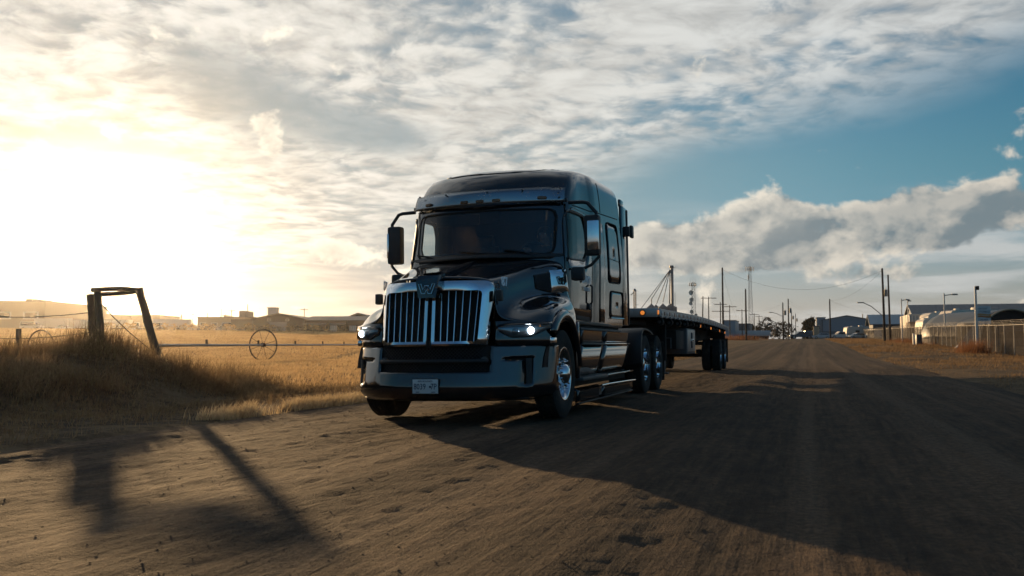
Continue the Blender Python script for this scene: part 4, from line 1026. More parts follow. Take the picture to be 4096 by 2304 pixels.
for sg in (1, -1):
    SR = MB().grid([[(sg*x, y, camber(y)+dz) for y in ys_] for x, dz in ((1.20, .004), (1.285, .006), (1.295, .0), (1.295, -.145), (1.27, -.15))]).build('side_rail', M_alu, TL, 35, solid=.01)
    for k in range(48):
        y0 = .12+k*.36; y1 = y0+(.20 if k % 2 else .15)
        if y1 > LEN-.05: break
        MB().add([(sg*1.3005, y, camber(y)+dz) for y in (y0, y1) for dz in (-.11, -.04)], [(0, 1, 3, 2)]).build('reflective_tape', M_tape if k % 2 else M_red, SR, solid=.002, off=0.)
    for k in range(27):                                              # stake pockets
        y = .35+k*.62
        MB().bx(sg*1.298, sg*1.335, y-.05, y+.05, camber(y)-.165, camber(y)-.125, .006).build('stake_pocket', M_alu, SR)
    MB().bx(sg*1.298, sg*1.318, -.012, .05, camber(0)-.11, camber(0)-.03, .006).build('side_marker', M_amber, TL)
    for y in (2.35, 5.1, 8.0, 11.0, 14.0, 16.2):                     # marker lamps on brackets, winches with straps
        MB().bx(sg*1.22, sg*1.25, y-.02, y+.02, camber(y)-.27, camber(y)-.20, .006).build('marker_lamp', M_amber, TL)
    for k in range(12):
        y = .9+k*1.32
        w = MB().tube([(sg*1.21, y-.10, camber(y)-.235), (sg*1.21, y+.10, camber(y)-.235)], .07, 12).build('strap_winch', M_dark, TL, 40)
        MB().tube([(sg*1.21, y-.16, camber(y)-.235), (sg*1.21, y-.10, camber(y)-.235)], .03, 8).build('winch_end', M_steel, w, 40)
        MB().bx(sg*1.16, sg*1.26, y-.12, y+.12, camber(y)-.17, camber(y)-.15).build('winch_bracket', M_dark, w)
    b = MB(); P_ = [(0, 1.13), (1.2, 1.12), (2.6, .95), (12.5, .93), (13.5, 1.0), (LEN, 1.05)]
    b.grid([[(sg*(.52+dx), y, z if lo_ else camber(y)-.16) for y, z in P_] for dx, lo_ in ((-.07, 1), (.07, 1), (.012, 1), (.012, 0))]); b.build('main_beam', M_dark, TL, 30, solid=.012)
for k in range(28):
    y = .3+k*.62; MB().bx(-1.2, 1.2, y-.03, y+.03, camber(y)-.155, camber(y)-.045).build('cross_member', M_dark, TL)
FP = MB().bx(-1.295, 1.295, -.03, .02, 1.385, 1.55, .008).build('front_plate', M_alu, TL)
for sg in (1, -1):
    l = MB().lathe([(.055, .0), (.055, -.02), (.04, -.028)], (sg*1.03, -.03, 1.465), 'y', 20).build('lamp_ring', M_seam, FP, 50)
    MB().lathe([(.001, -.040), (.02, -.038), (.04, -.026)], (sg*1.03, -.03, 1.465), 'y', 20).build('amber_lamp', M_amber, l, 60)
MB().bx(.35, .85, -.05, -.03, 1.40, 1.53, .006).build('name_plate', M_alu, FP)
# bulkhead nose, landing gear, tool box, air tanks
nb = MB().bx(-.8, .8, .02, 1.7, 1.26, 1.34); nb.bx(-.5, .5, .5, 1.2, 1.14, 1.27); nb.build('upper_coupler', M_dark, TL)
for sg in (1, -1):
    L_ = MB().bx(sg*.98, sg*1.10, 2.35, 2.50, .55, 1.32, .01).build('landing_leg', M_dark, TL)
    MB().bx(sg*1.0, sg*1.08, 2.37, 2.48, .30, .56, .01).build('leg_tube', M_steel, L_)
    MB().bx(sg*.93, sg*1.15, 2.30, 2.55, .27, .31, .01).build('foot', M_steel, L_)
    MB().tube([(sg*1.04, 2.44, 1.25), (sg*.9, 3.6, .98)], .03, 6).build('brace', M_dark, L_)
    MB().tube([(sg*1.10, 2.43, 1.02), (sg*1.2, 2.43, 1.02), (sg*1.2, 2.43, .80)], .014, 6).build('crank', M_steel, L_)
lb = MB()
for z0, z1 in ((.55, 1.0), (1.0, .55)): lb.tube([(-1.0, 2.43, z0), (1.0, 2.43, z1)], .02, 6)
lb.build('leg_cross_brace', M_dark, TL)
for sg in (1, -1):
    T_ = MB().bx(sg*.72, sg*1.22, 5.0, 6.75, .66, 1.27, .015).build('tool_box', M_steel, TL)
    MB().bx(sg*1.22, sg*1.235, 5.08, 6.67, .72, 1.24, .006).build('box_door', M_alu, T_)
    MB().bx(sg*1.235, sg*1.262, 5.80, 5.95, .80, 1.18, .01).build('latch', M_steel, T_)
    MB().tube([(sg*1.25, 5.78, 1.0), (sg*1.26, 5.97, 1.0)], .03, 8).build('latch_handle', M_chrome, T_)
    W_ = MB().bx(sg*.8, sg*1.2, 3.3, 4.6, .78, 1.2, .02).build('dunnage_rack', M_dark, TL)
MB().tube([(-.9, 8.2, .78), (.9, 8.2, .78)], .14, 14).build('air_tank', M_dark, TL, 50)
MB().tube([(-.9, 9.0, .80), (.9, 9.0, .80)], .12, 14).build('air_tank', M_dark, TL, 50)
for y in (14.55, 16.35):
    MB().tube([(-1.0, y, .53), (1.0, y, .53)], .075, 10).build('axle', M_dark, TL, 50)
    for sg in (1, -1):
        wheel(TL, sg, 1.10, y, .535, 'dual'); wheel(TL, sg, .765, y, .535, '')
        MB().bx(sg*.45, sg*.60, y-.55, y+.2, .55, .72, .02).build('suspension_arm', M_dark, TL)
sb = MB().bx(-.75, .75, 13.6, 17.0, .86, .98); sb.bx(-1.15, 1.15, LEN-.08, LEN, 1.10, 1.40); sb.build('suspension_subframe', M_dark, TL)
for sg in (1, -1):
    MB().bx(sg*.72, sg*1.27, 17.05, 17.07, .25, 1.10).build('mud_flap', M_rubber, TL)
    MB().bx(sg*.55, sg*.63, LEN-.3, LEN-.2, .55, 1.2).build('bumper_strut', M_steel, TL)
MB().bx(-1.1, 1.1, LEN-.3, LEN-.2, .50, .58, .01).build('rear_guard', M_steel, TL)
# ------------------------------------------------------------------ fence brace, post, wires (left)
M_wood = worn('weathered_wood', (.11, .085, .062), .9, amount=.2, spec=.2, bumps=.5, bscale=25, cvar=.3)
M_pole = worn('creosote_pole', (.045, .034, .026), .9, amount=.15, spec=.2, cvar=.3)
M_wire = worn('rusty_wire', (.05, .04, .035), .7, .5, amount=.2)
M_galv = worn('galvanised', (.24, .23, .21), .6, .3, amount=.3)
def log(pts, r, n=10, seed=0):
    rnd = random.Random(seed); P = spline(pts, 9)
    return MB().tube([(p[0]+rnd.uniform(-.008, .008), p[1]+rnd.uniform(-.008, .008), p[2]) for p in P], [r*rnd.uniform(.92, 1.06) for _ in P], n)
GB = empty('fence_brace', loc(385, 20)); tag(GB, 'leaning wooden gate frame of rough posts and rails rising behind the grassy berm', 'gate')
def gpt(u, v, d): 
    p = loc(u, d); p.z = CAM.z+(1377-v)/3577.6*d; return p-GB.location
log([gpt(385, 1425, 20.1), gpt(370, 1280, 20.1), gpt(357, 1178, 20.1)], .085, seed=1).build('post', M_wood, GB, 60)
log([gpt(412, 1425, 19.9), gpt(400, 1280, 19.9), gpt(384, 1153, 19.9)], .08, seed=2).build('post', M_wood, GB, 60)
log([gpt(632, 1420, 19.7), gpt(590, 1280, 19.7), gpt(552, 1154, 19.7)], .088, seed=3).build('post', M_wood, GB, 60)
log([gpt(366, 1160, 19.85), gpt(460, 1155, 19.8), gpt(556, 1160, 19.7)], .05, seed=4).build('top_rail', M_wood, GB, 60)
log([gpt(384, 1178, 19.95), gpt(470, 1174, 19.9), gpt(550, 1165, 19.75)], .05, seed=5).build('lower_rail', M_wood, GB, 60)
MB().tube([gpt(395, 1205, 19.95), gpt(455, 1270, 19.9), gpt(520, 1330, 19.9), gpt(600, 1395, 19.8)], .012, 5).build('brace_wire', M_wire, GB)
FP_ = empty('fence_post', loc(78, 24)); tag(FP_, 'short upright wooden fence post standing alone in the stubble field', 'fence post')
log([(0, 0, -.1), (.01, 0, .6), (.0, 0, 1.33)], .068, seed=8).build('post', M_wood, FP_, 60)
MB().tube([(-.075, -.02, .95), (.075, -.02, .96)], .012, 5).build('staple', M_wire, FP_)
fw2 = empty('fence_wire', loc(78, 24)); tag(fw2, 'two thin sagging wires strung from the wooden gate frame past the post', 'wire')
for z0, z1 in ((1.9, 1.62), (1.25, 1.22)):
    a = loc(-260, 25.)-fw2.location; b = GB.location+gpt(360, 1250 if z0 > 1.5 else 1330, 20.1)-fw2.location; a.z = z0
    MB().tube([a.lerp(b, t)-Vector((0, 0, .16*4*t*(1-t))) for t in np.linspace(0, 1, 14)], .010, 4).build('wire', M_wire, fw2)

# ------------------------------------------------------------------ wheel line irrigation
M_rust = worn('rusty_iron', (.055, .035, .025), .8, .3, amount=.3)
M_pipe = worn('irrigation_pipe', (.20, .21, .22), .45, .7, amount=.25)
def lat(l, d, z=None):
    p = CAM+FWD*d+RGT*l; return Vector((p.x, p.y, tz(p.x, p.y) if z is None else z))
def wheel_line(label, l, d0, d1, wheels_, zp):
    WL = empty('wheel_line_irrigator', lat(l, wheels_[0])); tag(WL, label, 'irrigator', 'wheel line irrigators in the field'); o = WL.location
    MB().tube([lat(l, d, zp)-o for d in np.linspace(d0, d1, 14)], .068, 10).build('pipe', M_pipe, WL, 60)
    ax = (FWD*.96+RGT*.28).normalized(); sv_ = Vector((ax.y, -ax.x, 0)); up_ = Vector((0, 0, 1))
    for wd in wheels_:
        c = lat(l, wd, zp)-o; rr = .93
        W_ = MB().tube([c+sv_*math.cos(a)*rr+up_*math.sin(a)*rr for a in np.linspace(0, 2*math.pi, 40, endpoint=False)], .04, 6, closed=True).build('wheel', M_rust, WL, 60)
        MB().tube([c-ax*.12, c+ax*.12], .13, 10).build('hub', M_rust, W_, 60)
        for k in range(8):
            a = k*math.pi/4+.3; MB().tube([c, c+sv_*math.cos(a)*rr+up_*math.sin(a)*rr], .014, 4).build('spoke', M_rust, W_)
    for cd in np.arange(d0+6, d1, 9.):
        c = lat(l, cd, zp)-o; MB().tube([c+Vector((0, 0, -.05)), c+Vector((0, 0, .28))], .06, 8).build('sprinkler', M_rust, WL, 60)
wheel_line('rusty spoked irrigation wheel on a long pipe running beside the truck headlight', -15., 38., 88., (54.,), .845)
wheel_line('spoked irrigation wheel half hidden by the grassy berm left of the gate frame', -27.6, 50., 66., (52.5,), .78)

# ------------------------------------------------------------------ buildings
def facing(o, ang=0.): o.rotation_euler = (0, 0, YAW+ang)
M_steelblue = worn('blue_grey_cladding', (.20, .25, .29), .5, amount=.15)
M_slate = worn('dark_roof_metal', (.06, .075, .09), .5, .2, amount=.1)
M_brown = worn('brown_cladding', (.055, .048, .044), .7, amount=.2)
M_roofgrey = worn('grey_roof', (.10, .10, .105), .6, amount=.2)
M_tan = worn('tan_cladding', (.34, .26, .17), .7, amount=.2)
M_offw = worn('off_white', (.62, .58, .50), .6, amount=.15)
M_door = worn('roller_door', (.30, .29, .27), .6, amount=.2)
M_win = worn('window_pane', (.03, .035, .04), .12, amount=.05)
M_roofblue = worn('blue_roof', (.14, .25, .33), .45, .3, amount=.1)
def gable(name, label, u0, u1, d, eave, ridge, length, walls, roof, rot=0., cat='building', group=None, door=None, windows=(), ribs=0):
    """a gabled shed whose gable end faces the road, x across, y back"""
    c = loc((u0+u1)/2, d); w = (u1-u0)/3577.6*d/max(.3, math.cos(rot)); B = empty(name, c); facing(B, rot if u0 < 2500 else -YAW); tag(B, label, cat, group); h = w/2
    MB().add([(-h, 0, -.6), (h, 0, -.6), (h, 0, eave), (0, 0, ridge), (-h, 0, eave), (-h, length, -.6), (h, length, -.6), (h, length, eave), (0, length, ridge), (-h, length, eave)],
             [(0, 1, 2, 3, 4), (9, 8, 7, 6, 5), (1, 6, 7, 2), (5, 0, 4, 9)]).build('wall', walls, B, 30)
    rf = MB()
    for s_ in (1, -1): rf.prism([(0, -.35, ridge+.12), (s_*(h+.35), -.35, eave-.10), (s_*(h+.35), -.35, eave+.04), (0, -.35, ridge+.26)], (0, length+.7, 0))
    rf = rf.build('roof', roof, B, 20)
    for k in range(ribs):
        y = (k+.5)*length/ribs
        for s_ in (1, -1): MB().tube([(0, y, ridge+.27), (s_*(h+.3), y, eave+.06)], .05, 4).build('roof_rib', roof, rf)
    if door:
        x0, x1, z1 = door; D_ = MB().bx(x0, x1, -.08, .02, -.3, z1).build('door', M_door, B)
        for k in range(4): MB().bx(x0+.05, x1-.05, -.11, -.08, .15+k*(z1-.3)/4, .22+k*(z1-.3)/4).build('door_rail', M_door, D_)
    for (x0, x1, z0, z1) in windows:
        W_ = MB().bx(x0, x1, -.06, .02, z0, z1).build('window', M_offw, B); MB().bx(x0+.12, x1-.12, -.09, -.06, z0+.12, z1-.12).build('pane', M_win, W_)
    for s_ in (1, -1): MB().bx(s_*h-.10, s_*h+.10, -.06, .06, -.3, eave).build('corner_trim', roof, B)
    return B
# left side of the field
B1 = gable('metal_warehouse', 'brown metal warehouse with gabled front and wide pale door beyond the field', 1012, 1214, 205, 2.95, 4.05, 30, M_brown, M_roofgrey, 0., door=(-2.0, 2.0, 2.2), windows=((-2.5, -1.7, 2.45, 2.95), (1.7, 2.5, 2.45, 2.95)))
c = loc(1330, 207); B2 = empty('long_shed', c); facing(B2); tag(B2, 'long low brown shed joined to the gabled warehouse with an open lean-to', 'building')
MB().bx(-6.6, 9.5, 0, 12, -.6, 2.75).build('wall', M_brown, B2)
MB().add([(-6.7, -.3, 2.7), (9.6, -.3, 2.7), (9.6, 9, 3.9), (-6.7, 9, 3.9), (-6.7, -.3, 2.85), (9.6, -.3, 2.85), (9.6, 9, 4.05), (-6.7, 9, 4.05)], [(3, 2, 1, 0), (4, 5, 6, 7), (0, 1, 5, 4), (2, 3, 7, 6), (1, 2, 6, 5), (3, 0, 4, 7)]).build('roof', M_roofgrey, B2)
ln = MB().prism([(-6.4, -2.6, 1.75), (3.2, -2.6, 1.75), (3.2, 0, 2.05), (-6.4, 0, 2.05)], (0, 0, .12)).build('lean_to_roof', M_roofgrey, B2)
for x in (-6.2, -3.0, .2, 3.0): MB().bx(x-.08, x+.08, -2.5, -2.35, -.4, 1.78).build('post', M_brown, B2)
for x in (-5.2, -1.6): 
    W_ = MB().bx(x, x+1.1, -.1, .02, .6, 1.5).build('window', M_offw, B2); MB().bx(x+.1, x+1., -.13, -.1, .7, 1.4).build('pane', M_win, W_)
gable('second_warehouse', 'grey gabled shed rising behind the long low brown shed', 1345, 1520, 222, 3.0, 4.9, 25, M_brown, M_roofgrey)
def block(name, label, u0, u1, v_top, d, depth, walls, cat='building', group=None, roof=None, boxes=(), windows=0):
    c = loc((u0+u1)/2, d); w = (u1-u0)/3577.6*d; h = CAM.z+(1377-v_top)/3577.6*d-c.z; B = empty(name, c); facing(B, 0. if u0 < 2500 else -YAW); tag(B, label, cat, group)
    MB().bx(-w/2, w/2, 0, depth, -.6, h, .04).build('wall', walls, B)
    R_ = MB().bx(-w/2-.15, w/2+.15, -.15, depth+.15, h-.02, h+.18, .03).build('roof', roof or M_roofgrey, B)
    for (f0, f1, hh) in boxes: MB().bx(lerp(-w/2, w/2, f0), lerp(-w/2, w/2, f1), depth*.3, depth*.6, h+.15, h+.15+hh, .05).build('roof_unit', M_roofgrey, R_)
    for k in range(windows):
        x = -w/2+(k+.5)*w/windows; W_ = MB().bx(x-w/windows*.28, x+w/windows*.28, -.06, .02, h*.42, h*.66).build('window', M_offw, B)
        MB().bx(x-w/windows*.22, x+w/windows*.22, -.09, -.06, h*.45, h*.63).build('pane', M_win, W_)
    return B
block('big_warehouse', 'large flat-roofed tan warehouse with a rooftop unit at the far end of the field', -260, 178, 1206, 260, 40, M_tan, boxes=((.62, .68, 1.2), (.70, .73, .5)), windows=4)
block('low_depot', 'long low tan depot building left of the gabled brown warehouse', 790, 1016, 1270, 235, 25, M_tan, boxes=((.58, .70, 1.9), (.30, .33, .6)), windows=5)
block('rooftop_container', 'pale square tower standing behind the gabled brown warehouse', 1070, 1104, 1232, 245, 3, M_offw)
block('low_terrace', 'low pale terrace of sheds between the wooden gate frame and the tan depot', 420, 640, 1262, 330, 20, M_tan, windows=6)
block('distant_hall', 'wide low hall behind the parked trailers right of the big tan warehouse', 176, 372, 1254, 300, 30, M_tan, windows=7)
# parked things along the far edge of the field
def lorry_box(name, label, u, d, L, H, col, rot=0., group=None, cat='trailer', wheels=2):
    c = loc(u, d); B = empty(name, c); facing(B, rot); tag(B, label, cat, group)
    MB().bx(-L/2, L/2, -1.2, 1.2, .95, .95+H, .05).build('box', col, B)
    MB().bx(-L/2+.2, L/2-.2, -.5, .5, .7, .95).build('frame', M_dark, B)
    for k in range(wheels):
        for s_ in (-1, 1): MB().tube([(L/2-.9-k*1.2, s_*1.15, .48), (L/2-.9-k*1.2, s_*.85, .48)], .48, 14).build('wheel', M_rubber, B, 50)
    MB().bx(-L/2+.8, -L/2+.95, -.8, -.65, -.1, .95).build('landing_leg', M_dark, B); MB().bx(-L/2+.8, -L/2+.95, .65, .8, -.1, .95).build('landing_leg', M_dark, B)
    MB().bx(-L/2-.03, -L/2, -1.1, 1.1, 1.1, .85+H).build('door', col, B)
    return B
def car(name, label, u, d, col, rot=0., kind='car', group=None, d2=0.):
    """body profile extruded and narrowed at the roof; x is forward"""
    c = loc(u, d); B = empty(name, c); facing(B, rot); tag(B, label, 'pickup' if kind == 'pickup' else ('van' if kind == 'van' else 'car'), group)
    if kind == 'pickup':
        low = [(-2.8, .45), (-2.8, 1.05), (-1.0, 1.08), (1.1, 1.10), (2.55, 1.02), (2.75, .8), (2.75, .45)]; cabp = [(-1.0, 1.08), (-.85, 1.75), (.45, 1.80), (1.15, 1.10)]
    elif kind == 'van':
        low = [(-2.7, .4), (-2.7, 1.2), (1.6, 1.2), (2.6, 1.0), (2.7, .7), (2.7, .4)]; cabp = [(-2.68, 1.2), (-2.62, 2.2), (1.0, 2.25), (1.75, 1.2)]
    else:
        low = [(-2.2, .35), (-2.25, .85), (-1.9, .95), (1.0, .92), (2.05, .78), (2.2, .55), (2.2, .35)]; cabp = [(-1.9, .95), (-1.25, 1.42), (.25, 1.45), (1.05, .92)]
    b = MB().prism([(x, -.92, z) for x, z in low], (0, 1.84, 0)).build('body', col, B, 30)
    n = len(cabp); V = [(x, s_*(.90 if z < 1.25 and k in (0, 3) else .74), z) for s_ in (-1, 1) for k, (x, z) in enumerate(cabp)]
    MB().add(V, [tuple(range(n))[::-1], tuple(range(n, 2*n))]+[(k, (k+1) % n, n+(k+1) % n, n+k) for k in range(n)]).build('roof', col, b, 30)
    z0 = cabp[0][1]+.06; z1 = cabp[1][1]-.1
    for s_ in (-1, 1):
        MB().add([(lerp(cabp[0][0], cabp[1][0], .2)+.12, s_*.91, z0), (lerp(cabp[3][0], cabp[2][0], .2)-.15, s_*.91, z0), (cabp[2][0]-.1, s_*.775, z1), (cabp[1][0]+.1, s_*.775, z1)], [(0, 1, 2, 3)]).build('side_window', M_win, B, solid=.02, off=0.)
    MB().add([(cabp[3][0]-.02, -.8, z0), (cabp[3][0]-.02, .8, z0), (cabp[2][0]+.08, .66, z1), (cabp[2][0]+.08, -.66, z1)], [(0, 1, 2, 3)]).build('windscreen', M_win, B, solid=.02, off=0.)
    xf, xr = (low[-2][0]-.95, low[0][0]+.95); rw = .40 if kind != 'car' else .33
    for x in (xf, xr):
        for s_ in (-1, 1):
            W_ = MB().tube([(x, s_*.95, rw), (x, s_*.70, rw)], rw, 16).build('wheel', M_rubber, B, 50); MB().tube([(x, s_*.955, rw), (x, s_*.93, rw)], rw*.6, 12).build('rim', M_alu, W_, 50)
    for s_ in (-1, 1):
        MB().bx(low[-2][0]-.06, low[-2][0]+.03, s_*.55-.2, s_*.55+.2, .68, .85, .02).build('headlight', M_chrome, B)
    MB().bx(low[-1][0]-.1, low[-1][0]+.08, -.9, .9, .35, .52, .03).build('bumper', M_chrome if kind == 'pickup' else M_plastic, B)
    return B
cols = [M_offw, worn('pale_grey_paint', (.45, .45, .45), .3, amount=.1), worn('dark_blue_paint', (.03, .06, .09), .25, amount=.1), worn('dull_red_paint', (.20, .05, .035), .4, amount=.2), worn('silver_paint', (.42, .43, .44), .3, .5, amount=.1)]
lorry_box('box_trailer', 'white box trailer parked right of the big tan warehouse', 215, 235, 9, 2.4, cols[0])
lorry_box('box_trailer', 'grey box trailer parked behind the wooden gate frame', 318, 238, 8, 2.2, cols[1])
lorry_box('box_trailer', 'white box trailer seen through the open wooden gate frame', 470, 232, 7, 2.1, cols[0])
lorry_box('box_trailer', 'grey box trailer parked just right of the leaning gate post', 690, 228, 9, 2.3, cols[1])
lorry_box('box_trailer', 'brown box trailer parked in front of the long tan depot', 985, 212, 6.5, 2.0, M_brown)
for k, (u, dd_, kd, rt, lb_) in enumerate(((130, 225, 'van', 0, 'white van parked below the big tan warehouse'), (262, 226, 'car', .3, 'silver car between the two box trailers'), (398, 224, 'pickup', .2, 'pale pickup parked left of the leaning post'),
        (545, 226, 'car', 0, 'white car parked beside the trailer in the gate opening'), (608, 223, 'van', 3.1, 'grey van parked right of the leaning gate post'), (770, 220, 'pickup', .1, 'white pickup left of the tan depot'),
        (845, 216, 'car', .2, 'dark blue car before the tan depot'), (893, 214, 'car', 2.9, 'white car before the tan depot'), (936, 214, 'van', 0, 'silver van before the tan depot'))):
    car('parked_'+kd if kd != 'car' else 'parked_car', lb_, u, dd_, cols[(0, 4, 1, 0, 1, 0, 2, 0, 4)[k]], rt, kd, 'vehicles parked beyond the field')
# patio: two closed umbrellas, white banners, low table shapes beside the shed
for u, lb_ in ((1313, 'closed dark patio umbrella nearest the gabled warehouse'), (1388, 'closed dark patio umbrella beside the truck headlight')):
    c = loc(u, 198); U = empty('patio_umbrella', c); tag(U, lb_, 'umbrella', 'closed umbrellas by the shed')
    MB().tube([(0, 0, -.3), (0, 0, 2.6)], .04, 6).build('pole', M_dark, U, 60)
    MB().lathe([(.38, .7), (.36, 1.2), (.22, 2.0), (.06, 2.6), (.01, 2.7)], (0, 0, 0), 'z', 10).build('folded_canopy', M_dark, U, 40)
for u, lb_ in ((1335, 'white chairs stacked beside the first closed umbrella'), (1411, 'white chairs stacked beside the second closed umbrella')):
    c = loc(u, 198.5); U = empty('chair_stack', c); facing(U); tag(U, lb_, 'chairs', 'stacked chairs by the shed')
    for k in range(4):
        s_ = MB().bx(-.75+k*.38, -.45+k*.38, -.2, .2, .45, .50).build('seat', M_offw, U); MB().bx(-.75+k*.38, -.45+k*.38, .18, .22, .5, 1.5).build('backrest', M_offw, U)
        for sx_ in (0, 1): MB().bx(-.75+k*.38+sx_*.26, -.71+k*.38+sx_*.26, -.18, -.14, -.3, .45).build('leg', M_offw, U)
# ------------------------------------------------------------------ utility poles, lamps
def upole(name, label, u, d, v_top, r=.15, arms=(), trans=None, lamp=None, lean=0., mat=None, group='utility poles', cat='utility pole'):
    c = loc(u, d); H = CAM.z+(1377-v_top)/3577.6*d-c.z; B = empty(name, c); facing(B); tag(B, label, cat, group)
    top = (lean*H, 0, H)
    MB().tube([(0, 0, -.5), (lean*H*.5, 0, H*.5), top], [r, r*.85, r*.68], 10).build('pole', mat or M_pole, B, 60)
    for dz, wd in arms:
        A = MB().bx(top[0]-wd, top[0]+wd, -.12, .0, H-dz-.07, H-dz+.07).build('crossarm', M_pole, B)
        for q in (-.9, -.45, .45, .9): MB().tube([(top[0]+wd*q, -.06, H-dz+.07), (top[0]+wd*q, -.06, H-dz+.25)], .05, 6).build('insulator', M_offw, A)
    if trans: T_ = MB().tube([(top[0]+.45, 0, H-trans-.5), (top[0]+.45, 0, H-trans+.5)], .24, 10).build('transformer', M_galv, B, 50); MB().tube([(top[0]+.45, 0, H-trans+.5), (top[0]+.45, 0, H-trans+.85)], .05, 6).build('bushing', M_offw, T_)
    if lamp:
        dx, dz, rise = lamp
        L_ = MB().tube([(0, 0, H-dz), (dx*.55, 0, H-dz+rise*.75), (dx*.9, 0, H-dz+rise)], .06, 6).build('lamp_arm', M_galv, B, 60)
        MB().box((dx, 0, H-dz+rise), (abs(dx)*.16+.45, .25, .16), None, .05).build('lamp_head', M_galv, L_, 40)
    return B, c+Vector((RGT.x*top[0], RGT.y*top[0], H))
PL_ = {}
def P(key, *a, **k): PL_[key] = upole(*a, **k)[1]
P('a', 'utility_pole', 'tall dark utility pole with transformer and long street lamp arm beside the fence', 3537, 130, 1073, .19, trans=3.6, lamp=(-3.4, 7.1, 2.1), lean=-.012)
P('b', 'utility_pole', 'tall dark pole with a floodlight head just right of the street lamp pole', 3559, 142, 1099, .17, trans=None, lean=-.010)
bb = upole('utility_pole', 'thick bare black pole right of the lattice mast', 2984, 170, 1156, .19)
P('d', 'utility_pole', 'tall bare dark pole rising behind the flatbed trailer', 2892, 140, 1070, .17, arms=())
P('e', 'utility_pole', 'leaning bare pole behind the flatbed deck', 2808, 215, 1185, .17, lean=.03)
P('f', 'utility_pole', 'crossarm pole next to the leaning pole behind the flatbed', 2835, 217, 1187, .15, arms=((.35, 1.9),))
P('g', 'utility_pole', 'double crossarm pole just left of the tall bare pole', 2882, 230, 1208, .16, arms=((.6, 1.7), (2.4, 2.2)))
P('h', 'utility_pole', 'crossarm pole at the rear end of the flatbed', 2919, 245, 1221, .15, arms=((.4, 1.9),))
P('i', 'utility_pole', 'crossarm pole between the flatbed and the bare black pole', 2968, 265, 1237, .14, arms=((.4, 1.7),))
P('j', 'utility_pole', 'crossarm pole just right of the lattice mast', 3017, 290, 1253, .14, arms=((.4, 1.5),))
P('k', 'utility_pole', 'small pole with a lamp arm pointing to the road right of the lattice mast', 3036, 300, 1261, .14, arms=((.4, 1.2),), lamp=(3.0, 4.5, 1.4))
P('l', 'utility_pole', 'brown pole with transformer left of the dark pickup', 3132, 190, 1210, .17, trans=2.2, lamp=(-2.6, 3.0, .9))
P('m', 'utility_pole', 'darker taller pole with transformer beside the dark pickup', 3154, 196, 1195, .17, trans=2.6)
P('n', 'utility_pole', 'far pole with transformer behind the dark pickup', 3166, 260, 1243, .17, trans=2.0)
P('o', 'utility_pole', 'far thin pole with transformer right of the paired poles', 3182, 300, 1254, .14, trans=2.2)
P('p', 'utility_pole', 'bare pole standing in front of the blue grey shed', 3320, 190, 1196, .17)
P('q', 'utility_pole', 'tiny crossarm pole far behind the dark pickup', 3227, 420, 1282, .14, arms=((.4, 1.4),))
for k, (u, vt, ar) in enumerate(((830, 1250, 0), (884, 1235, 0), (903, 1256, 1.2), (926, 1238, 1.3), (990, 1217, 0), (1217, 1233, 1.2), (728, 1250, 0), (772, 1253, 1.0), (724, 1258, 0))):
    upole('far_pole', ('thin bare pole left of the tan depot roof unit', 'tall thin pole over the tan depot', 'short crossarm pole over the tan depot', 'crossarm pole beside the depot roof unit', 'tallest thin bare mast left of the gabled warehouse',
          'crossarm pole poking above the warehouse roof', 'thin bare pole left of the depot', 'crossarm pole at the left end of the depot', 'thin short pole left of the depot')[k], u, 270, vt, .16, arms=((.4, ar),) if ar else (), group='thin poles beyond the field')
for key, u, d, vt, arm, lb_ in (('r', 3779, 98, 1173, 1.15, 'white lamp post with a flat arm lamp behind the fence gate'), ('s', 3607, 120, 1195, .8, 'slim white lamp post beside the tall white trailer'), ('t', 3632, 128, 1200, .25, 'thin grey lamp post behind the tall white trailer')):
    upole('lamp_post', lb_, u, d, vt, .09, mat=M_offw, group='lamp posts in the storage yard', cat='lamp post', lamp=(arm, .25, .12))
LPb, ltop = upole('lamp_post', 'white post with a dark camera box on top at the fence', 3905, 66, 1146, .11, mat=M_offw, group='lamp posts in the storage yard', cat='lamp post')
MB().box((.10, -.05, CAM.z+(1377-1152)/3577.6*66-LPb.location.z), (.22, .26, .30), None, .04).build('camera_box', M_dark, LPb, 40)
# wires between poles
def wire(a, b, sag, label):
    o = MB().tube([a.lerp(b, t)-Vector((0, 0, sag*4*t*(1-t))) for t in np.linspace(0, 1, 16)], .013, 4).build('power_line', M_wire, None); tag(o, label, 'cable', 'power lines')
dz = Vector((0, 0, -.3))
wire(PL_['a']+dz, PL_['p']+dz, 1.2, 'power line from the street lamp pole to the pole before the blue grey shed')
wire(PL_['p']+dz, loc(3500, 262, 7.3), .4, 'power line dropping from the bare pole to the blue grey shed')
wire(PL_['m']+dz, loc(3290, 262, 6.8), .5, 'power line dropping from the darker transformer pole to the blue grey shed')
wire(PL_['m']+dz*3, loc(3290, 262, 5.9), .5, 'lower power line from the darker transformer pole to the blue grey shed')
wire(PL_['l']+dz, PL_['h']+dz, 1.6, 'power line from the brown transformer pole to the crossarm pole at the flatbed rear')
wire(PL_['d']+dz, loc(2946, 260, 6.2), .8, 'power line falling from the tall bare pole behind the flatbed')
wire(PL_['f']+dz, PL_['g']+dz*2, .7, 'power line between the crossarm poles behind the flatbed')
wire(PL_['h']+dz, PL_['i']+dz, .7, 'power line between the crossarm poles near the flatbed rear')
wire(PL_['d']+dz, PL_['a']+dz, 3.0, 'long power line crossing the road between the two tallest poles')
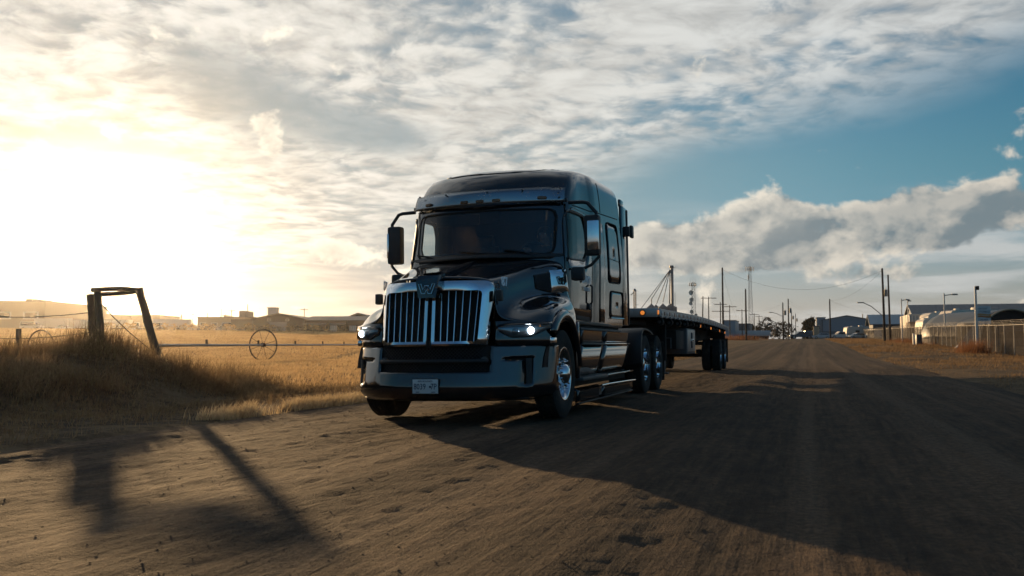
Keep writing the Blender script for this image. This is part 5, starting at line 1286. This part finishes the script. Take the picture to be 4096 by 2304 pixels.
# ------------------------------------------------------------------ masts and grain elevator
M_bin = worn('galvanised_bin', (.14, .15, .16), .6, .2, amount=.1)
M_mast = worn('mast_steel', (.20, .20, .20), .6, .4, amount=.2)
def mast(name, label, u, d, v_top, w0, w1, sect, ants):
    c = loc(u, d); H = CAM.z+(1377-v_top)/3577.6*d-c.z; B = empty(name, c); facing(B, .3); tag(B, label, 'mast', 'radio masts')
    def leg(k, z): w = lerp(w0, w1, z/H)/2*1.15; a = R(90+120*k); return Vector((math.cos(a)*w, math.sin(a)*w, z))
    for k in range(3): MB().tube([leg(k, 0), leg(k, H)], .10, 5).build('leg', M_mast, B)
    zs = np.linspace(0, H, sect+1)
    for i in range(sect):
        b = MB()
        for k in range(3):
            b.tube([leg(k, zs[i]), leg((k+1) % 3, zs[i+1])], .055, 4); b.tube([leg((k+1) % 3, zs[i]), leg(k, zs[i+1])], .055, 4); b.tube([leg(k, zs[i+1]), leg((k+1) % 3, zs[i+1])], .045, 4)
        b.build('lattice_section', M_mast, B)
    for kind, dx, dzt, s_ in ants:
        if kind == 'panel': MB().box((dx, 0, H-dzt), (.35, .3, s_), None, .05).build('antenna_panel', M_offw, B)
        elif kind == 'whip': MB().tube([(dx, 0, H-dzt), (dx, 0, H-dzt+s_)], .05, 5).build('whip_antenna', M_mast, B)
        else: MB().lathe([(.05, .25), (s_*.6, .15), (s_, -.12), (s_*.95, -.2)], (dx, -.5, H-dzt), 'y', 14).build('dish', M_offw, B, 50)
    MB().bx(-1.9, 1.9, -.1, .1, H-1.6, H-1.45).build('antenna_boom', M_mast, B)
mast('lattice_mast', 'tall steel lattice mast crowned with panel antennas beyond the road', 3001, 500, 1066, 3.2, 1.2, 22, [('panel', x, 1.3, 2.6) for x in (-2.4, -1.3, -.3, .5, 1.4, 2.6)]+[('whip', -.2, 0, 3.), ('panel', -.9, 6, 2.8)])
mast('radio_mast', 'shorter lattice mast carrying round dishes beyond the flatbed', 2773, 450, 1130, 2.8, 1.6, 16, [('panel', x, 1.0, 1.8) for x in (-1.9, -.9, .3, 1.1, 1.7)]+[('whip', x, .5, 3.5) for x in (-1.4, -.3, .6, 1.5)]+[('dish', -1.4, 5.2, 1.3), ('dish', -1.2, 8.8, 1.2), ('dish', -1.7, 10.6, 1.0), ('dish', -1.2, 14.8, 1.1), ('dish', 1.2, 16.5, .9)])
EG = empty('grain_elevator', loc(2690, 378)); facing(EG); EG_d = 378
tag(EG, 'grain elevator leg with sloping spouts over galvanised bins behind the flatbed', 'grain elevator')
def ep(u, v, dy=0.): return Vector(((u-2690)/3577.6*EG_d, dy, CAM.z+(1377-v)/3577.6*EG_d-EG.location.z))
MB().bx(-.55, .55, -.4, .4, -.5, ep(2690, 1066).z, .05).build('elevator_leg', M_bin, EG)
hd = MB().bx(-1.1, .6, -.7, .7, ep(2690, 1072).z, ep(2690, 1061).z, .3); hd.build('elevator_head', M_bin, EG, 40)
pf = MB().bx(.5, 1.5, -.5, .5, ep(2690, 1071).z, ep(2690, 1070).z); 
for x in (.6, 1.45): pf.tube([(x, -.5, ep(2690, 1071).z), (x, -.5, ep(2690, 1064).z)], .04, 4)
pf.build('platform', M_mast, EG)
ld = MB()
for x in (.95, 1.35): ld.tube([(x, -.3, 0), (x, -.3, ep(2690, 1170).z)], .05, 4)
for k in range(24): ld.tube([(.95, -.3, .5+k*.9), (1.35, -.3, .5+k*.9)], .03, 4)
ld.build('ladder', M_mast, EG)
MB().prism([ep(2680, 1078), ep(2692, 1078), ep(2692, 1094), ep(2676, 1088)], (0, .6, 0)).build('distributor', M_bin, EG)
for k, (u1, v1, dy) in enumerate(((2562, 1235, -2), (2607, 1196, 0), (2631, 1214, 3), (2652, 1210, 0), (2674, 1216, -2), (2683, 1212, 2))):
    MB().tube([ep(2682, 1079, .3), ep(lerp(2682, u1, .5), lerp(1079, v1, .5), dy*.5), ep(u1, v1, dy)], .17 if k else .14, 6).build('spout', M_bin, EG, 60)
tr_ = MB().tube([ep(2607, 1196), ep(2607, 1218)], .2, 6); tr_.build('bin_drop', M_bin, EG)
for k, (u, hw, v_e, dy) in enumerate(((2606, 21, 1233, 0), (2632, 15, 1230, 5), (2652, 19, 1231, 0), (2683, 17, 1229, 1), (2704, 11, 1226, 4))):
    r_ = hw/3577.6*EG_d; c = ep(u, v_e); e = empty('grain_bin', EG.location+RGT*c.x+FWD*dy); tag(e, ('fat galvanised grain bin under the longest spout pair', 'small grain bin set back between two fat bins', 'middle galvanised grain bin with pointed cap', 'galvanised grain bin against the elevator leg', 'narrow flat-topped bin right of the elevator leg')[k], 'grain bin', 'grain bins')
    MB().lathe([(r_, -.5)]+[(r_+(.03 if q % 2 else 0), .4+q*.55) for q in range(int(c.z/.55)-1)]+[(r_, c.z), (r_+.08, c.z)], (0, 0, 0), 'z', 28).build('wall', M_bin, e, 40)
    ph = r_*(.75 if k != 4 else .1); MB().lathe([(r_+.1, c.z), (.35, c.z+ph), (.30, c.z+ph+.25), (.01, c.z+ph+.3)], (0, 0, 0), 'z', 20).build('cone_roof', M_bin, e, 30)
SEg = empty('small_elevator', loc(2540, 385)); facing(SEg); tag(SEg, 'short twin-tube bucket elevator with domed head behind the truck cab', 'grain elevator')
def sp2(u, v): return Vector(((u-2540)/3577.6*385, 0, CAM.z+(1377-v)/3577.6*385-SEg.location.z))
for u in (2536.5, 2543.5): MB().tube([sp2(u, 1370), sp2(u, 1160)], .28, 8).build('elevator_tube', M_mast, SEg, 60)
MB().lathe([(.68, 0), (.68, .45), (.45, .95), (.01, 1.2)], tuple(sp2(2540, 1165)), 'z', 14).build('elevator_head', M_mast, SEg, 50)
MB().bx(.4, 1.6, -.3, .3, sp2(2540, 1165).z, sp2(2540, 1164).z).build('platform', M_mast, SEg); MB().bx(.4, 1.6, -.3, .3, sp2(2540, 1220).z, sp2(2540, 1219).z).build('platform', M_mast, SEg)
MB().tube([sp2(2537, 1168), sp2(2524, 1180)], .2, 6).build('spout', M_tan, SEg)
# ------------------------------------------------------------------ right hand yard
gable('blue_shed', 'wide blue grey metal shed with low gable end beyond the dirt road', 3294, 3480, 262, 5.6, 6.7, 45, M_steelblue, M_slate, ribs=0)
b = bpy.data.objects['blue_shed']
MB().bx(-6.9, 6.9, -.05, -.02, -.3, 2.3).build('dark_wainscot', worn('dark_blue_cladding', (.085, .115, .14), .5, amount=.1), b)
MB().bx(-1.8, 1.8, -.12, -.05, -.3, 3.6).build('roller_door', M_steelblue, b); MB().tube([(4.5, 3, 6.0), (4.5, 3, 7.4)], .14, 8).build('flue', M_galv, b)
block('blue_shed_wing', 'pale lower wing attached left of the blue grey shed', 3266, 3300, 1271, 266, 20, M_steelblue, roof=M_slate, windows=2)
def long_roof(name, label, u0, u1, d, eave_v, ridge_v, depth, walls, roof, trim):
    c = loc((u0+u1)/2, d); w = (u1-u0)/3577.6*d; e = CAM.z+(1377-eave_v)/3577.6*d-c.z; r_ = CAM.z+(1377-ridge_v)/3577.6*(d+depth/2)-c.z
    B = empty(name, c); facing(B, -YAW); tag(B, label, 'building'); h = w/2
    MB().add([(-h, 0, -.6), (h, 0, -.6), (h, 0, e), (-h, 0, e), (-h, depth, -.6), (h, depth, -.6), (h, depth, e), (-h, depth, e), (-h, depth/2, r_-.1), (h, depth/2, r_-.1)],
             [(0, 1, 2, 3), (7, 6, 5, 4), (0, 3, 8, 7, 4), (1, 5, 6, 9, 2)]).build('wall', walls, B)
    for s_ in (0, 1):
        y0, y1 = ((-.5, depth/2) if s_ == 0 else (depth+.5, depth/2))
        R_ = MB().add([(-h-.7, y0, e-.15), (h+.7, y0, e-.15), (h+.7, y1, r_), (-h-.7, y1, r_), (-h-.7, y0, e), (h+.7, y0, e), (h+.7, y1, r_+.15), (-h-.7, y1, r_+.15)], [(3, 2, 1, 0), (4, 5, 6, 7), (0, 1, 5, 4), (1, 2, 6, 5), (2, 3, 7, 6), (3, 0, 4, 7)]).build('roof', roof, B)
        if s_ == 0:
            for k in range(30):
                x = -h+w*(k+.5)/30; MB().tube([(x, y0, e+.03), (x, y1, r_+.18)], .04, 4).build('roof_rib', roof, R_)
    MB().tube([(-h-.72, -.5, e), (-h-.72, depth/2, r_+.05), (-h-.72, depth+.5, e)], .14, 5).build('barge_board', trim, B)
    MB().bx(-h-.7, h+.7, -.62, -.48, e-.18, e+.02).build('gutter', trim, B)
    for k in range(8):
        x = -h+w*(k+.5)/8; D_ = MB().bx(x-1.5, x+1.5, -.06, .02, -.3, e*.72).build('roller_door', M_door, B)
    return B
long_roof('storage_barn', 'huge dark-roofed storage barn behind the parked trailers', 3690, 4330, 225, 1262, 1218, 22, M_slate, M_slate, M_offw)
long_roof('blue_roof_store', 'long store with weathered blue metal roof right of the blue grey shed', 3495, 3608, 205, 1297, 1261, 14, M_slate, M_roofblue, M_slate)
# shipping / box trailers behind the fence
def boxy(name, label, u0, u1, v0, v1, d, L, front, side, cat='trailer'):
    c = loc((u0+u1)/2, d); w = (u1-u0)/3577.6*d; top = CAM.z+(1377-v0)/3577.6*d-c.z; bot = max(.05, CAM.z+(1377-v1)/3577.6*d-c.z)
    B = empty(name, c); B.rotation_euler = (0, 0, 0); tag(B, label, cat)
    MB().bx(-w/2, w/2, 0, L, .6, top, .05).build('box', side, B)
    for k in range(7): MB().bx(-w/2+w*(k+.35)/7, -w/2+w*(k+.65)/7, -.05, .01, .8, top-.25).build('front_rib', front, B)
    MB().bx(-w/2-.04, w/2+.04, -.06, .0, top-.2, top, .01).build('top_rail', side, B)
    for y in np.linspace(.8, L-.8, 8): MB().bx(-w/2-.03, -w/2, y-.05, y+.05, .65, top-.1).build('side_post', side, B)
    for y in (1., L-1.2):
        for s_ in (-1, 1): MB().tube([(s_*w*.48, y, .45), (s_*w*.36, y, .45)], .45, 14).build('wheel', M_rubber, B, 50)
    return B
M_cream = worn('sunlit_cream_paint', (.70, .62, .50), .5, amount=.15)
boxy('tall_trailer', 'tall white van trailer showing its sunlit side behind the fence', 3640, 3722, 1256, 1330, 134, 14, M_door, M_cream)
boxy('tan_crate', 'square tan crate trailer in front of the tall white van trailer', 3638, 3678, 1287, 1335, 127, 4, M_tan, M_tan)
boxy('dark_crate', 'dark brown box trailer beside the tan crate', 3680, 3704, 1290, 1335, 129, 4, M_brown, M_brown)
# caravans with rounded noses
def caravan(name, label, u, d, L, W, H, rot, body, nose=.9):
    c = loc(u, d); B = empty(name, c); B.rotation_euler = (0, 0, rot); tag(B, label, 'caravan', 'caravans in the storage yard')
    prof = rloop([(-L/2, .55), (L/2, .55), (L/2, 1.4), (L/2-nose*.3, H-.1), (L/2-nose, H), (-L/2, H), (-L/2, 1.5)], [.1, .2, .3, .5, .3, .15, .1], 40)
    MB().prism([(x, -W/2, z) for x, z in prof], (0, W, 0)).build('body', body, B, 40)
    for s_ in (-1, 1):
        for x in (-L*.28, L*.08):
            W_ = MB().bx(x-.5, x+.5, s_*W/2-.01, s_*W/2+.03, 1.5, 2.1, .01).build('window', M_win, B); MB().bx(x-.56, x+.56, s_*W/2-.01, s_*W/2+.018, 1.44, 2.16).build('window_frame', M_offw, W_)
        MB().bx(-L/2+.3, L/2-.3, s_*W/2-.005, s_*W/2+.015, 1.10, 1.22).build('stripe', M_brown, B)
        MB().bx(L*.25, L*.25+.65, s_*W/2-.01, s_*W/2+.02, .65, 2.2).build('door', M_offw, B)
        for x in (-.6, .35): MB().tube([(x, s_*(W/2-.02), .38), (x, s_*(W/2-.25), .38)], .38, 14).build('wheel', M_rubber, B, 50)
    MB().box((-L*.1, 0, H+.16), (.9, .7, .32), None, .08).build('air_conditioner', M_offw, B, 40); MB().box((L*.22, 0, H+.08), (.5, .5, .18), None, .05).build('roof_vent', M_offw, B, 40)
    MB().tube([(L/2, 0, .55), (L/2+.9, 0, .5)], .06, 6).build('drawbar', M_dark, B); MB().bx(L/2+.8, L/2+.95, -.06, .06, -.05, .5).build('jack', M_dark, B)
    return B
caravan('caravan', 'white caravan with dark windows parked before the blue grey shed', 3430, 222, 6.6, 2.4, 3.0, YAW+math.pi, M_offw)
caravan('caravan', 'tall caravan with round sunlit nose behind the fence gate', 3800, 123, 8.0, 2.4, 4.1, R(200), M_cream, 1.4)
caravan('caravan', 'caravan with high arched white cap behind the grey tarpaulin', 3880, 106, 7.5, 2.4, 4.0, R(203), M_cream, 2.2)
caravan('caravan', 'small caravan half hidden left of the tall round-nosed caravan', 3722, 122, 3.6, 2.1, 3.2, R(200), M_cream, .9)
# vehicles at the end of the road
car('dark_pickup', 'dark blue pickup with a camper top parked at the end of the road', 3200, 216, cols[2], YAW+math.pi-YAW, 'pickup')
o = bpy.data.objects['dark_pickup']; MB().bx(-2.7, -.9, -.85, .85, 1.05, 1.95, .08).build('camper_top', cols[2], o, 40); MB().bx(-2.4, -1.2, -.87, -.85, 1.3, 1.75).build('camper_window', M_win, o)
car('parked_pickup', 'white pickup parked left of the white caravan', 3360, 214, cols[0], math.pi, 'pickup', 'vehicles at the blue grey shed')
car('parked_car', 'white car parked in front of the white caravan', 3424, 210, cols[0], math.pi+.2, 'car', 'vehicles at the blue grey shed')
car('parked_car', 'grey car parked between the dark pickup and the bare pole', 3285, 212, cols[1], math.pi-.3, 'car', 'vehicles at the blue grey shed')
car('parked_van', 'white van parked right of the white caravan', 3492, 205, cols[0], math.pi*.5, 'van', 'vehicles at the blue grey shed')
lorry_box('tanker_trailer', 'grey tank trailer parked far left of the dark pickup', 3010, 270, 10, 1.6, cols[1], cat='trailer')
block('grey_workshop', 'grey gabled workshop just past the rear of the flatbed', 2895, 2940, 1283, 262, 14, M_steelblue)
block('dark_store', 'low dark store building right of the grey workshop', 2942, 3000, 1296, 290, 14, M_slate)
block('tan_hut', 'small tan hut behind the dark pickup', 3253, 3275, 1306, 250, 5, M_tan)
# stop sign back at the far turning
SG = empty('road_sign', loc(3095, 185)); facing(SG); tag(SG, 'small round orange road sign on a thin post near the turning', 'sign')
MB().tube([(0, 0, -.3), (0, 0, 2.0)], .05, 6).build('post', M_galv, SG); MB().lathe([(.01, -.03), (.38, -.03), (.38, .03), (.01, .03)], (0, 0, 1.85), 'y', 18).build('disc', worn('orange_sign', (.42, .16, .05), .5, amount=.1), SG)
# cross street at the far end
# ------------------------------------------------------------------ chain link fence at x = 17
def chainlink():
    m, nt, out = material('chain_link'); P_ = objco(nt); x, y, z = sep(nt, P_)
    a = ((y+z)*(1/.060)).f('FRACT'); b = ((y-z)*(1/.060)).f('FRACT')
    w1 = (a-.5).f('ABSOLUTE').ss(.26, .33); w2 = (b-.5).f('ABSOLUTE').ss(.26, .33)
    w = (w1+w2).clamp()
    p = nt.nodes.new('ShaderNodeBsdfPrincipled'); p.inputs['Base Color'].default_value = (.04, .035, .03, 1); p.inputs['Metallic'].default_value = .0; p.inputs['Roughness'].default_value = .95; p.inputs['Specular IOR Level'].default_value = .05
    t = nt.nodes.new('ShaderNodeBsdfTransparent'); mx = nt.nodes.new('ShaderNodeMixShader'); nt.links.new(w.k, mx.inputs[0])
    nt.links.new(t.outputs[0], mx.inputs[1]); nt.links.new(p.outputs[0], mx.inputs[2]); nt.links.new(mx.outputs[0], out.inputs['Surface']); return m
M_link = chainlink(); FX = 17.0
FE = empty('chain_link_fence', (FX, 38, tz(FX, 38))); tag(FE, 'long galvanised chain link fence with posts and barbed wire along the storage yard', 'fence')
ys_f = [38+3.05*k for k in range(62)]; FH = 2.05
me_post = me_of(MB().tube([(0, 0, -.3), (0, 0, FH)], .038, 8), 'post', M_galv, 60); me_arm = me_of(MB().tube([(0, 0, 0), (-.22, 0, .30)], .02, 5), 'barb_arm', M_galv, 60)
for k, y in enumerate(ys_f):
    z = tz(FX, y)
    p_ = part_me('post', me_post, FE, Matrix.Translation((0, y-38, z-FE.location.z))); part_me('barb_arm', me_arm, p_, Matrix.Translation((0, 0, FH)))
    if k < len(ys_f)-1:
        y1 = ys_f[k+1]; z1 = tz(FX, y1)
        MB().add([(0, y-38, z-FE.location.z+.05), (0, y1-38, z1-FE.location.z+.05), (0, y1-38, z1-FE.location.z+FH), (0, y-38, z-FE.location.z+FH)], [(0, 1, 2, 3)]).build('mesh_panel', M_link, FE)
for dz_, dx_, r_ in ((FH, 0, .024), (FH+.10, -.07, .008), (FH+.20, -.15, .008), (FH+.30, -.22, .008)):
    MB().tube([(dx_, y-38, tz(FX, y)-FE.location.z+dz_) for y in ys_f], r_, 5).build('top_rail' if dx_ == 0 else 'barbed_wire', M_galv, FE)
# privacy slats on the near bays
GT = empty('fence_gate', (FX-.15, 96, tz(FX, 96))); tag(GT, 'tubular steel gate with upright bars set in the chain link fence', 'gate')
for dz_ in (.15, 1.0, 2.0): MB().tube([(0, 0, dz_), (0, 7.2, dz_)], .03, 6).build('rail', M_galv, GT)
for k in range(7): MB().tube([(0, k*1.2, .1), (0, k*1.2, 2.45)], .03, 6).build('bar', M_galv, GT)
# bollard and cabinet
BO = empty('marker_post', loc(3652, 97)); facing(BO); tag(BO, 'short white marker post standing in the verge by the fence', 'post')
MB().bx(-.09, .09, -.09, .09, -.2, 1.2, .02).build('post', M_offw, BO); MB().bx(-.10, .10, -.10, .10, 1.2, 1.25, .01).build('cap', M_offw, BO)
CB = empty('utility_cabinet', loc(3672, 98)); facing(CB); tag(CB, 'dark green utility cabinet behind the white marker post', 'cabinet')
MB().bx(-.30, .30, -.2, .2, -.1, 1.1, .02).build('case', M_slate, CB); MB().bx(-.26, .26, -.22, -.2, .1, 1.0).build('door', M_slate, CB); MB().bx(-.33, .33, -.23, .23, 1.1, 1.15).build('lid', M_slate, CB)
# sign board
SB = empty('storage_sign', loc(3935, 76)); facing(SB); tag(SB, 'white board sign advertising storage and RV parking above the fence', 'sign')
zb = CAM.z+(1377-1295)/3577.6*76-SB.location.z; zt = CAM.z+(1377-1225)/3577.6*76-SB.location.z; wb = 57/3577.6*76/2
MB().bx(-wb, wb, 0, .04, zb, zt, .008).build('board', worn('sign_white', (.50, .50, .48), .5, amount=.1), SB)
for s_ in (-1, 1): MB().bx(s_*wb*.8-.04, s_*wb*.8+.04, .04, .12, -.3, zt-.05).build('post', M_galv, SB)
bw = MB().grid([[(lerp(-wb, wb, t), -.006, lerp(zb, zt, q)+.03*math.sin(t*5.5)) for t in np.linspace(.0, 1, 14)] for q in (.36, .57)]).build('wavy_band', worn('orange_print', (.50, .19, .04), .5, amount=0.), SB, solid=.004, off=0.)
for s_, q, sz, xo, mt in (('LO-COST', .86, .20, -.08, M_ink), ('STORAGE', .68, .22, .05, M_ink), ('RV PARKING', .465, .17, 0, M_offw), ('345.3030', .23, .19, .02, M_ink), ('642.1300', .09, .19, .02, M_ink)):
    text_obj('lettering', s_, sz, mt, SB, frame_m((xo, -.012, lerp(zb, zt, q)), (1, 0, 0), (0, 0, 1)), .002)
# tarpaulin-covered load leaning at the fence
TP = empty('tarp_cover', loc(3882, 82)); facing(TP); tag(TP, 'pale grey tarpaulin draped in a tall wedge over a load by the sign', 'tarpaulin')
rows = []
rnd = random.Random(4)
for t in np.linspace(0, 1, 9):
    rows.append([(lerp(-1.0, .45, t**.7)+a*lerp(1.25, .35, t)*.9+.03*rnd.uniform(-1, 1)+.35*t, -.6*math.cos(a*2.2)*(1-.4*t)+.05*math.sin(a*14+t*3), t*2.85-.1) for a in np.linspace(-.7, .9, 15)])
MB().grid(rows).build('cover', worn('grey_tarpaulin', (.30, .29, .27), .55, amount=.15), TP, 60, solid=.02); MB().bx(-.5, .9, .1, 1.6, -.2, 2.3, .1).build('load', M_brown, TP)
# quonset hut
QH = empty('quonset_hut', loc(4045, 92)); QH.rotation_euler = (0, 0, YAW+.1); tag(QH, 'dark arched quonset hut with pale rim right of the storage sign', 'building')
RQ = 3.0; zc = CAM.z+(1377-1238)/3577.6*92-QH.location.z-RQ
A_ = np.linspace(0, math.pi, 25); MB().grid([[(math.cos(a)*RQ*1.15, y, zc+math.sin(a)*RQ) for a in A_] for y in np.linspace(0, 11, 12)]).build('arched_roof', M_slate, QH, 60, solid=.08)
MB().tube([(math.cos(a)*RQ*1.15, -.05, zc+math.sin(a)*RQ) for a in A_], .10, 6).build('arch_rim', M_tan, QH, 60)
MB().add([(math.cos(a)*RQ*1.13, .4, zc+math.sin(a)*RQ*.98) for a in A_], [tuple(range(25))]).build('end_wall', M_seam, QH); MB().bx(-RQ*1.15, RQ*1.15, .2, 10.8, -.4, zc+.05).build('base_wall', M_brown, QH)
# stacked pipes lying behind the fence
for k in range(9):
    a = loc(3975+k*3, 76+k*.15); o = MB().tube([(a.x, a.y, a.z+1.5+.16*(k % 4)), (a.x+4.2+.2*(k % 3), a.y+1.1, a.z+1.75+.16*(k % 4))], .07, 7).build('steel_pipe', M_steel, None, 60); tag(o, 'long dark steel pipe lying on the pipe rack by the quonset hut', 'pipe', 'pipes on the rack')
rk = empty('pipe_rack', loc(3992, 76.4)); tag(rk, 'low dark steel rack carrying long pipes behind the fence', 'rack')
for dx in (.4, 3.4):
    for dy in (-.5, .7): MB().bx(dx-.06, dx+.06, dy-.06, dy+.06, -.3, 1.5).build('upright', M_dark, rk)
    MB().bx(dx-.07, dx+.07, -.8, 1.4, 1.36, 1.43).build('beam', M_dark, rk)
# reddish weeds at the fence foot, bushes and trees far off
M_weed = grass_mat('red_weeds', (.17, .075, .035), (.30, .15, .075), .45, 1.5)
def weeds(n, cx, cy, sx_, sy_, h, name, label, mat, w=.03):
    x = rng.normal(cx, sx_, n); y = rng.normal(cy, sy_, n)
    tag(blades(name, x, y, gz, h*rng.uniform(.4, 1.2, n), np.full(n, w), mat, .35, 1), label, 'weeds', kind='stuff')
c = loc(3885, 64); weeds(900, c.x, c.y, .5, 1.0, 1.0, 'weed_clump', 'reddish weeds growing at the foot of the tarpaulin', M_weed)
c = loc(3640, 112); weeds(1500, c.x, c.y, .8, 9, .7, 'weed_row', 'reddish weeds along the chain link fence foot', M_weed)
c = loc(2950, 175); weeds(900, c.x, c.y, 2.0, 3.0, 1.1, 'weed_patch', 'dry reddish weeds by the far verge behind the flatbed', M_weed, .06)
M_twig = worn('bare_twigs', (.09, .065, .045), .95, amount=.1, spec=.1); M_leafd = grass_mat('dull_foliage', (.035, .032, .02), (.08, .065, .035), .3, .8)
def bush(name, label, u, d, w, h, mat, n=420, trunk=False, group=None, cat='bush', cone=False):
    c = loc(u, d); B = empty(name, c); tag(B, label, cat, group); rnd = np.random.default_rng(int(u*7+d))
    th_ = rnd.uniform(0, 6.28, n); rr = rnd.uniform(0, 1, n)**.5; zz_ = rnd.uniform(0, 1, n)
    prof = (1-zz_) if cone else np.sqrt(np.maximum(.05, 1-(zz_*1.05-.42)**2/.42))
    lump = 1+.35*np.sin(th_*3+zz_*5+u)
    x = np.cos(th_)*rr*w/2*prof*lump; y = np.sin(th_)*rr*w/2*prof*lump; z = zz_*h*(1 if cone else .95)+(.25*h if trunk else 0)
    s_ = rnd.uniform(.10, .26, n)*max(.5, h/2.2); V = []
    for k in range(3): V.append(np.stack([x+rnd.normal(0, 1, n)*s_, y+rnd.normal(0, 1, n)*s_, z+rnd.normal(0, .8, n)*s_], 1))
    np_obj('crown', np.stack(V, 1).reshape(-1, 3), np.arange(n*3).reshape(-1, 3), mat, B)
    b = MB()
    for k in range(7):
        a = k*.9+u; q = .42 if not cone else .05; b.tube([(0, 0, -.2), (math.cos(a)*w*q*.35, math.sin(a)*w*q*.35, h*.45), (math.cos(a)*w*q, math.sin(a)*w*q, h*.85)], [.05*h*.35, .03*h*.35, .008], 5)
    b.build('trunk', M_twig, B, 60)
    return B
k = 0
for u in np.arange(395, 1480, 27):                                   # weedy shrubs along the far field edge
    d = 196+4*math.sin(u*.7); hh = 1.0+.7*abs(math.sin(u*.31)); bush('shrub', 'dry leafless shrub in the row along the far field edge', u+6*math.sin(u), d, 2.4, hh, M_field if (k % 3) else M_twig, 170, group='shrubs along the field edge'); k += 1
for u, d, w, h, lb_ in ((3066, 330, 8, 6.5, 'leafless tree right of the lattice mast'), (3115, 340, 10, 5.5, 'wide leafless tree behind the brown transformer pole'), (3145, 345, 8, 5, 'leafless tree between the paired transformer poles'), (3090, 350, 9, 4.5, 'low leafless tree behind the orange sign')):
    bush('bare_tree', lb_, u, d, w, h, M_twig, 230, True, 'leafless trees beyond the turning', 'tree')
for u, d, w, h, lb_ in ((3224, 268, 2.6, 5.5, 'narrow dark spruce left of the tan hut'), (3243, 272, 4.5, 6.2, 'dark spruce standing beside the tan hut')):
    bush('spruce', lb_, u, d, w, h, M_leafd, 700, False, 'spruces by the tan hut', 'tree', True)
for u, d, w, h, lb_ in ((3005, 300, 6, 4.5, 'dark evergreen clump at the foot of the lattice mast'), (3028, 305, 5, 4, 'dark evergreen beside the lattice mast pole')):
    bush('evergreen', lb_, u, d, w, h, M_leafd, 600, False, 'evergreens by the lattice mast', 'tree', True)
# ------------------------------------------------------------------ dusty evening air
def haze():
    m, nt, out = material('dusty_air'); v = nt.nodes.new('ShaderNodeVolumePrincipled')
    v.inputs['Color'].default_value = (.95, .94, .92, 1); v.inputs['Density'].default_value = .00012; v.inputs['Anisotropy'].default_value = .87
    nt.links.new(v.outputs[0], out.inputs['Volume'])
    o = MB().bx(-1000, 1000, -260, 1900, -1.6, 52).build('haze', m); tag(o, 'thin golden dust haze hanging over the road and field', 'haze', kind='stuff')
haze()
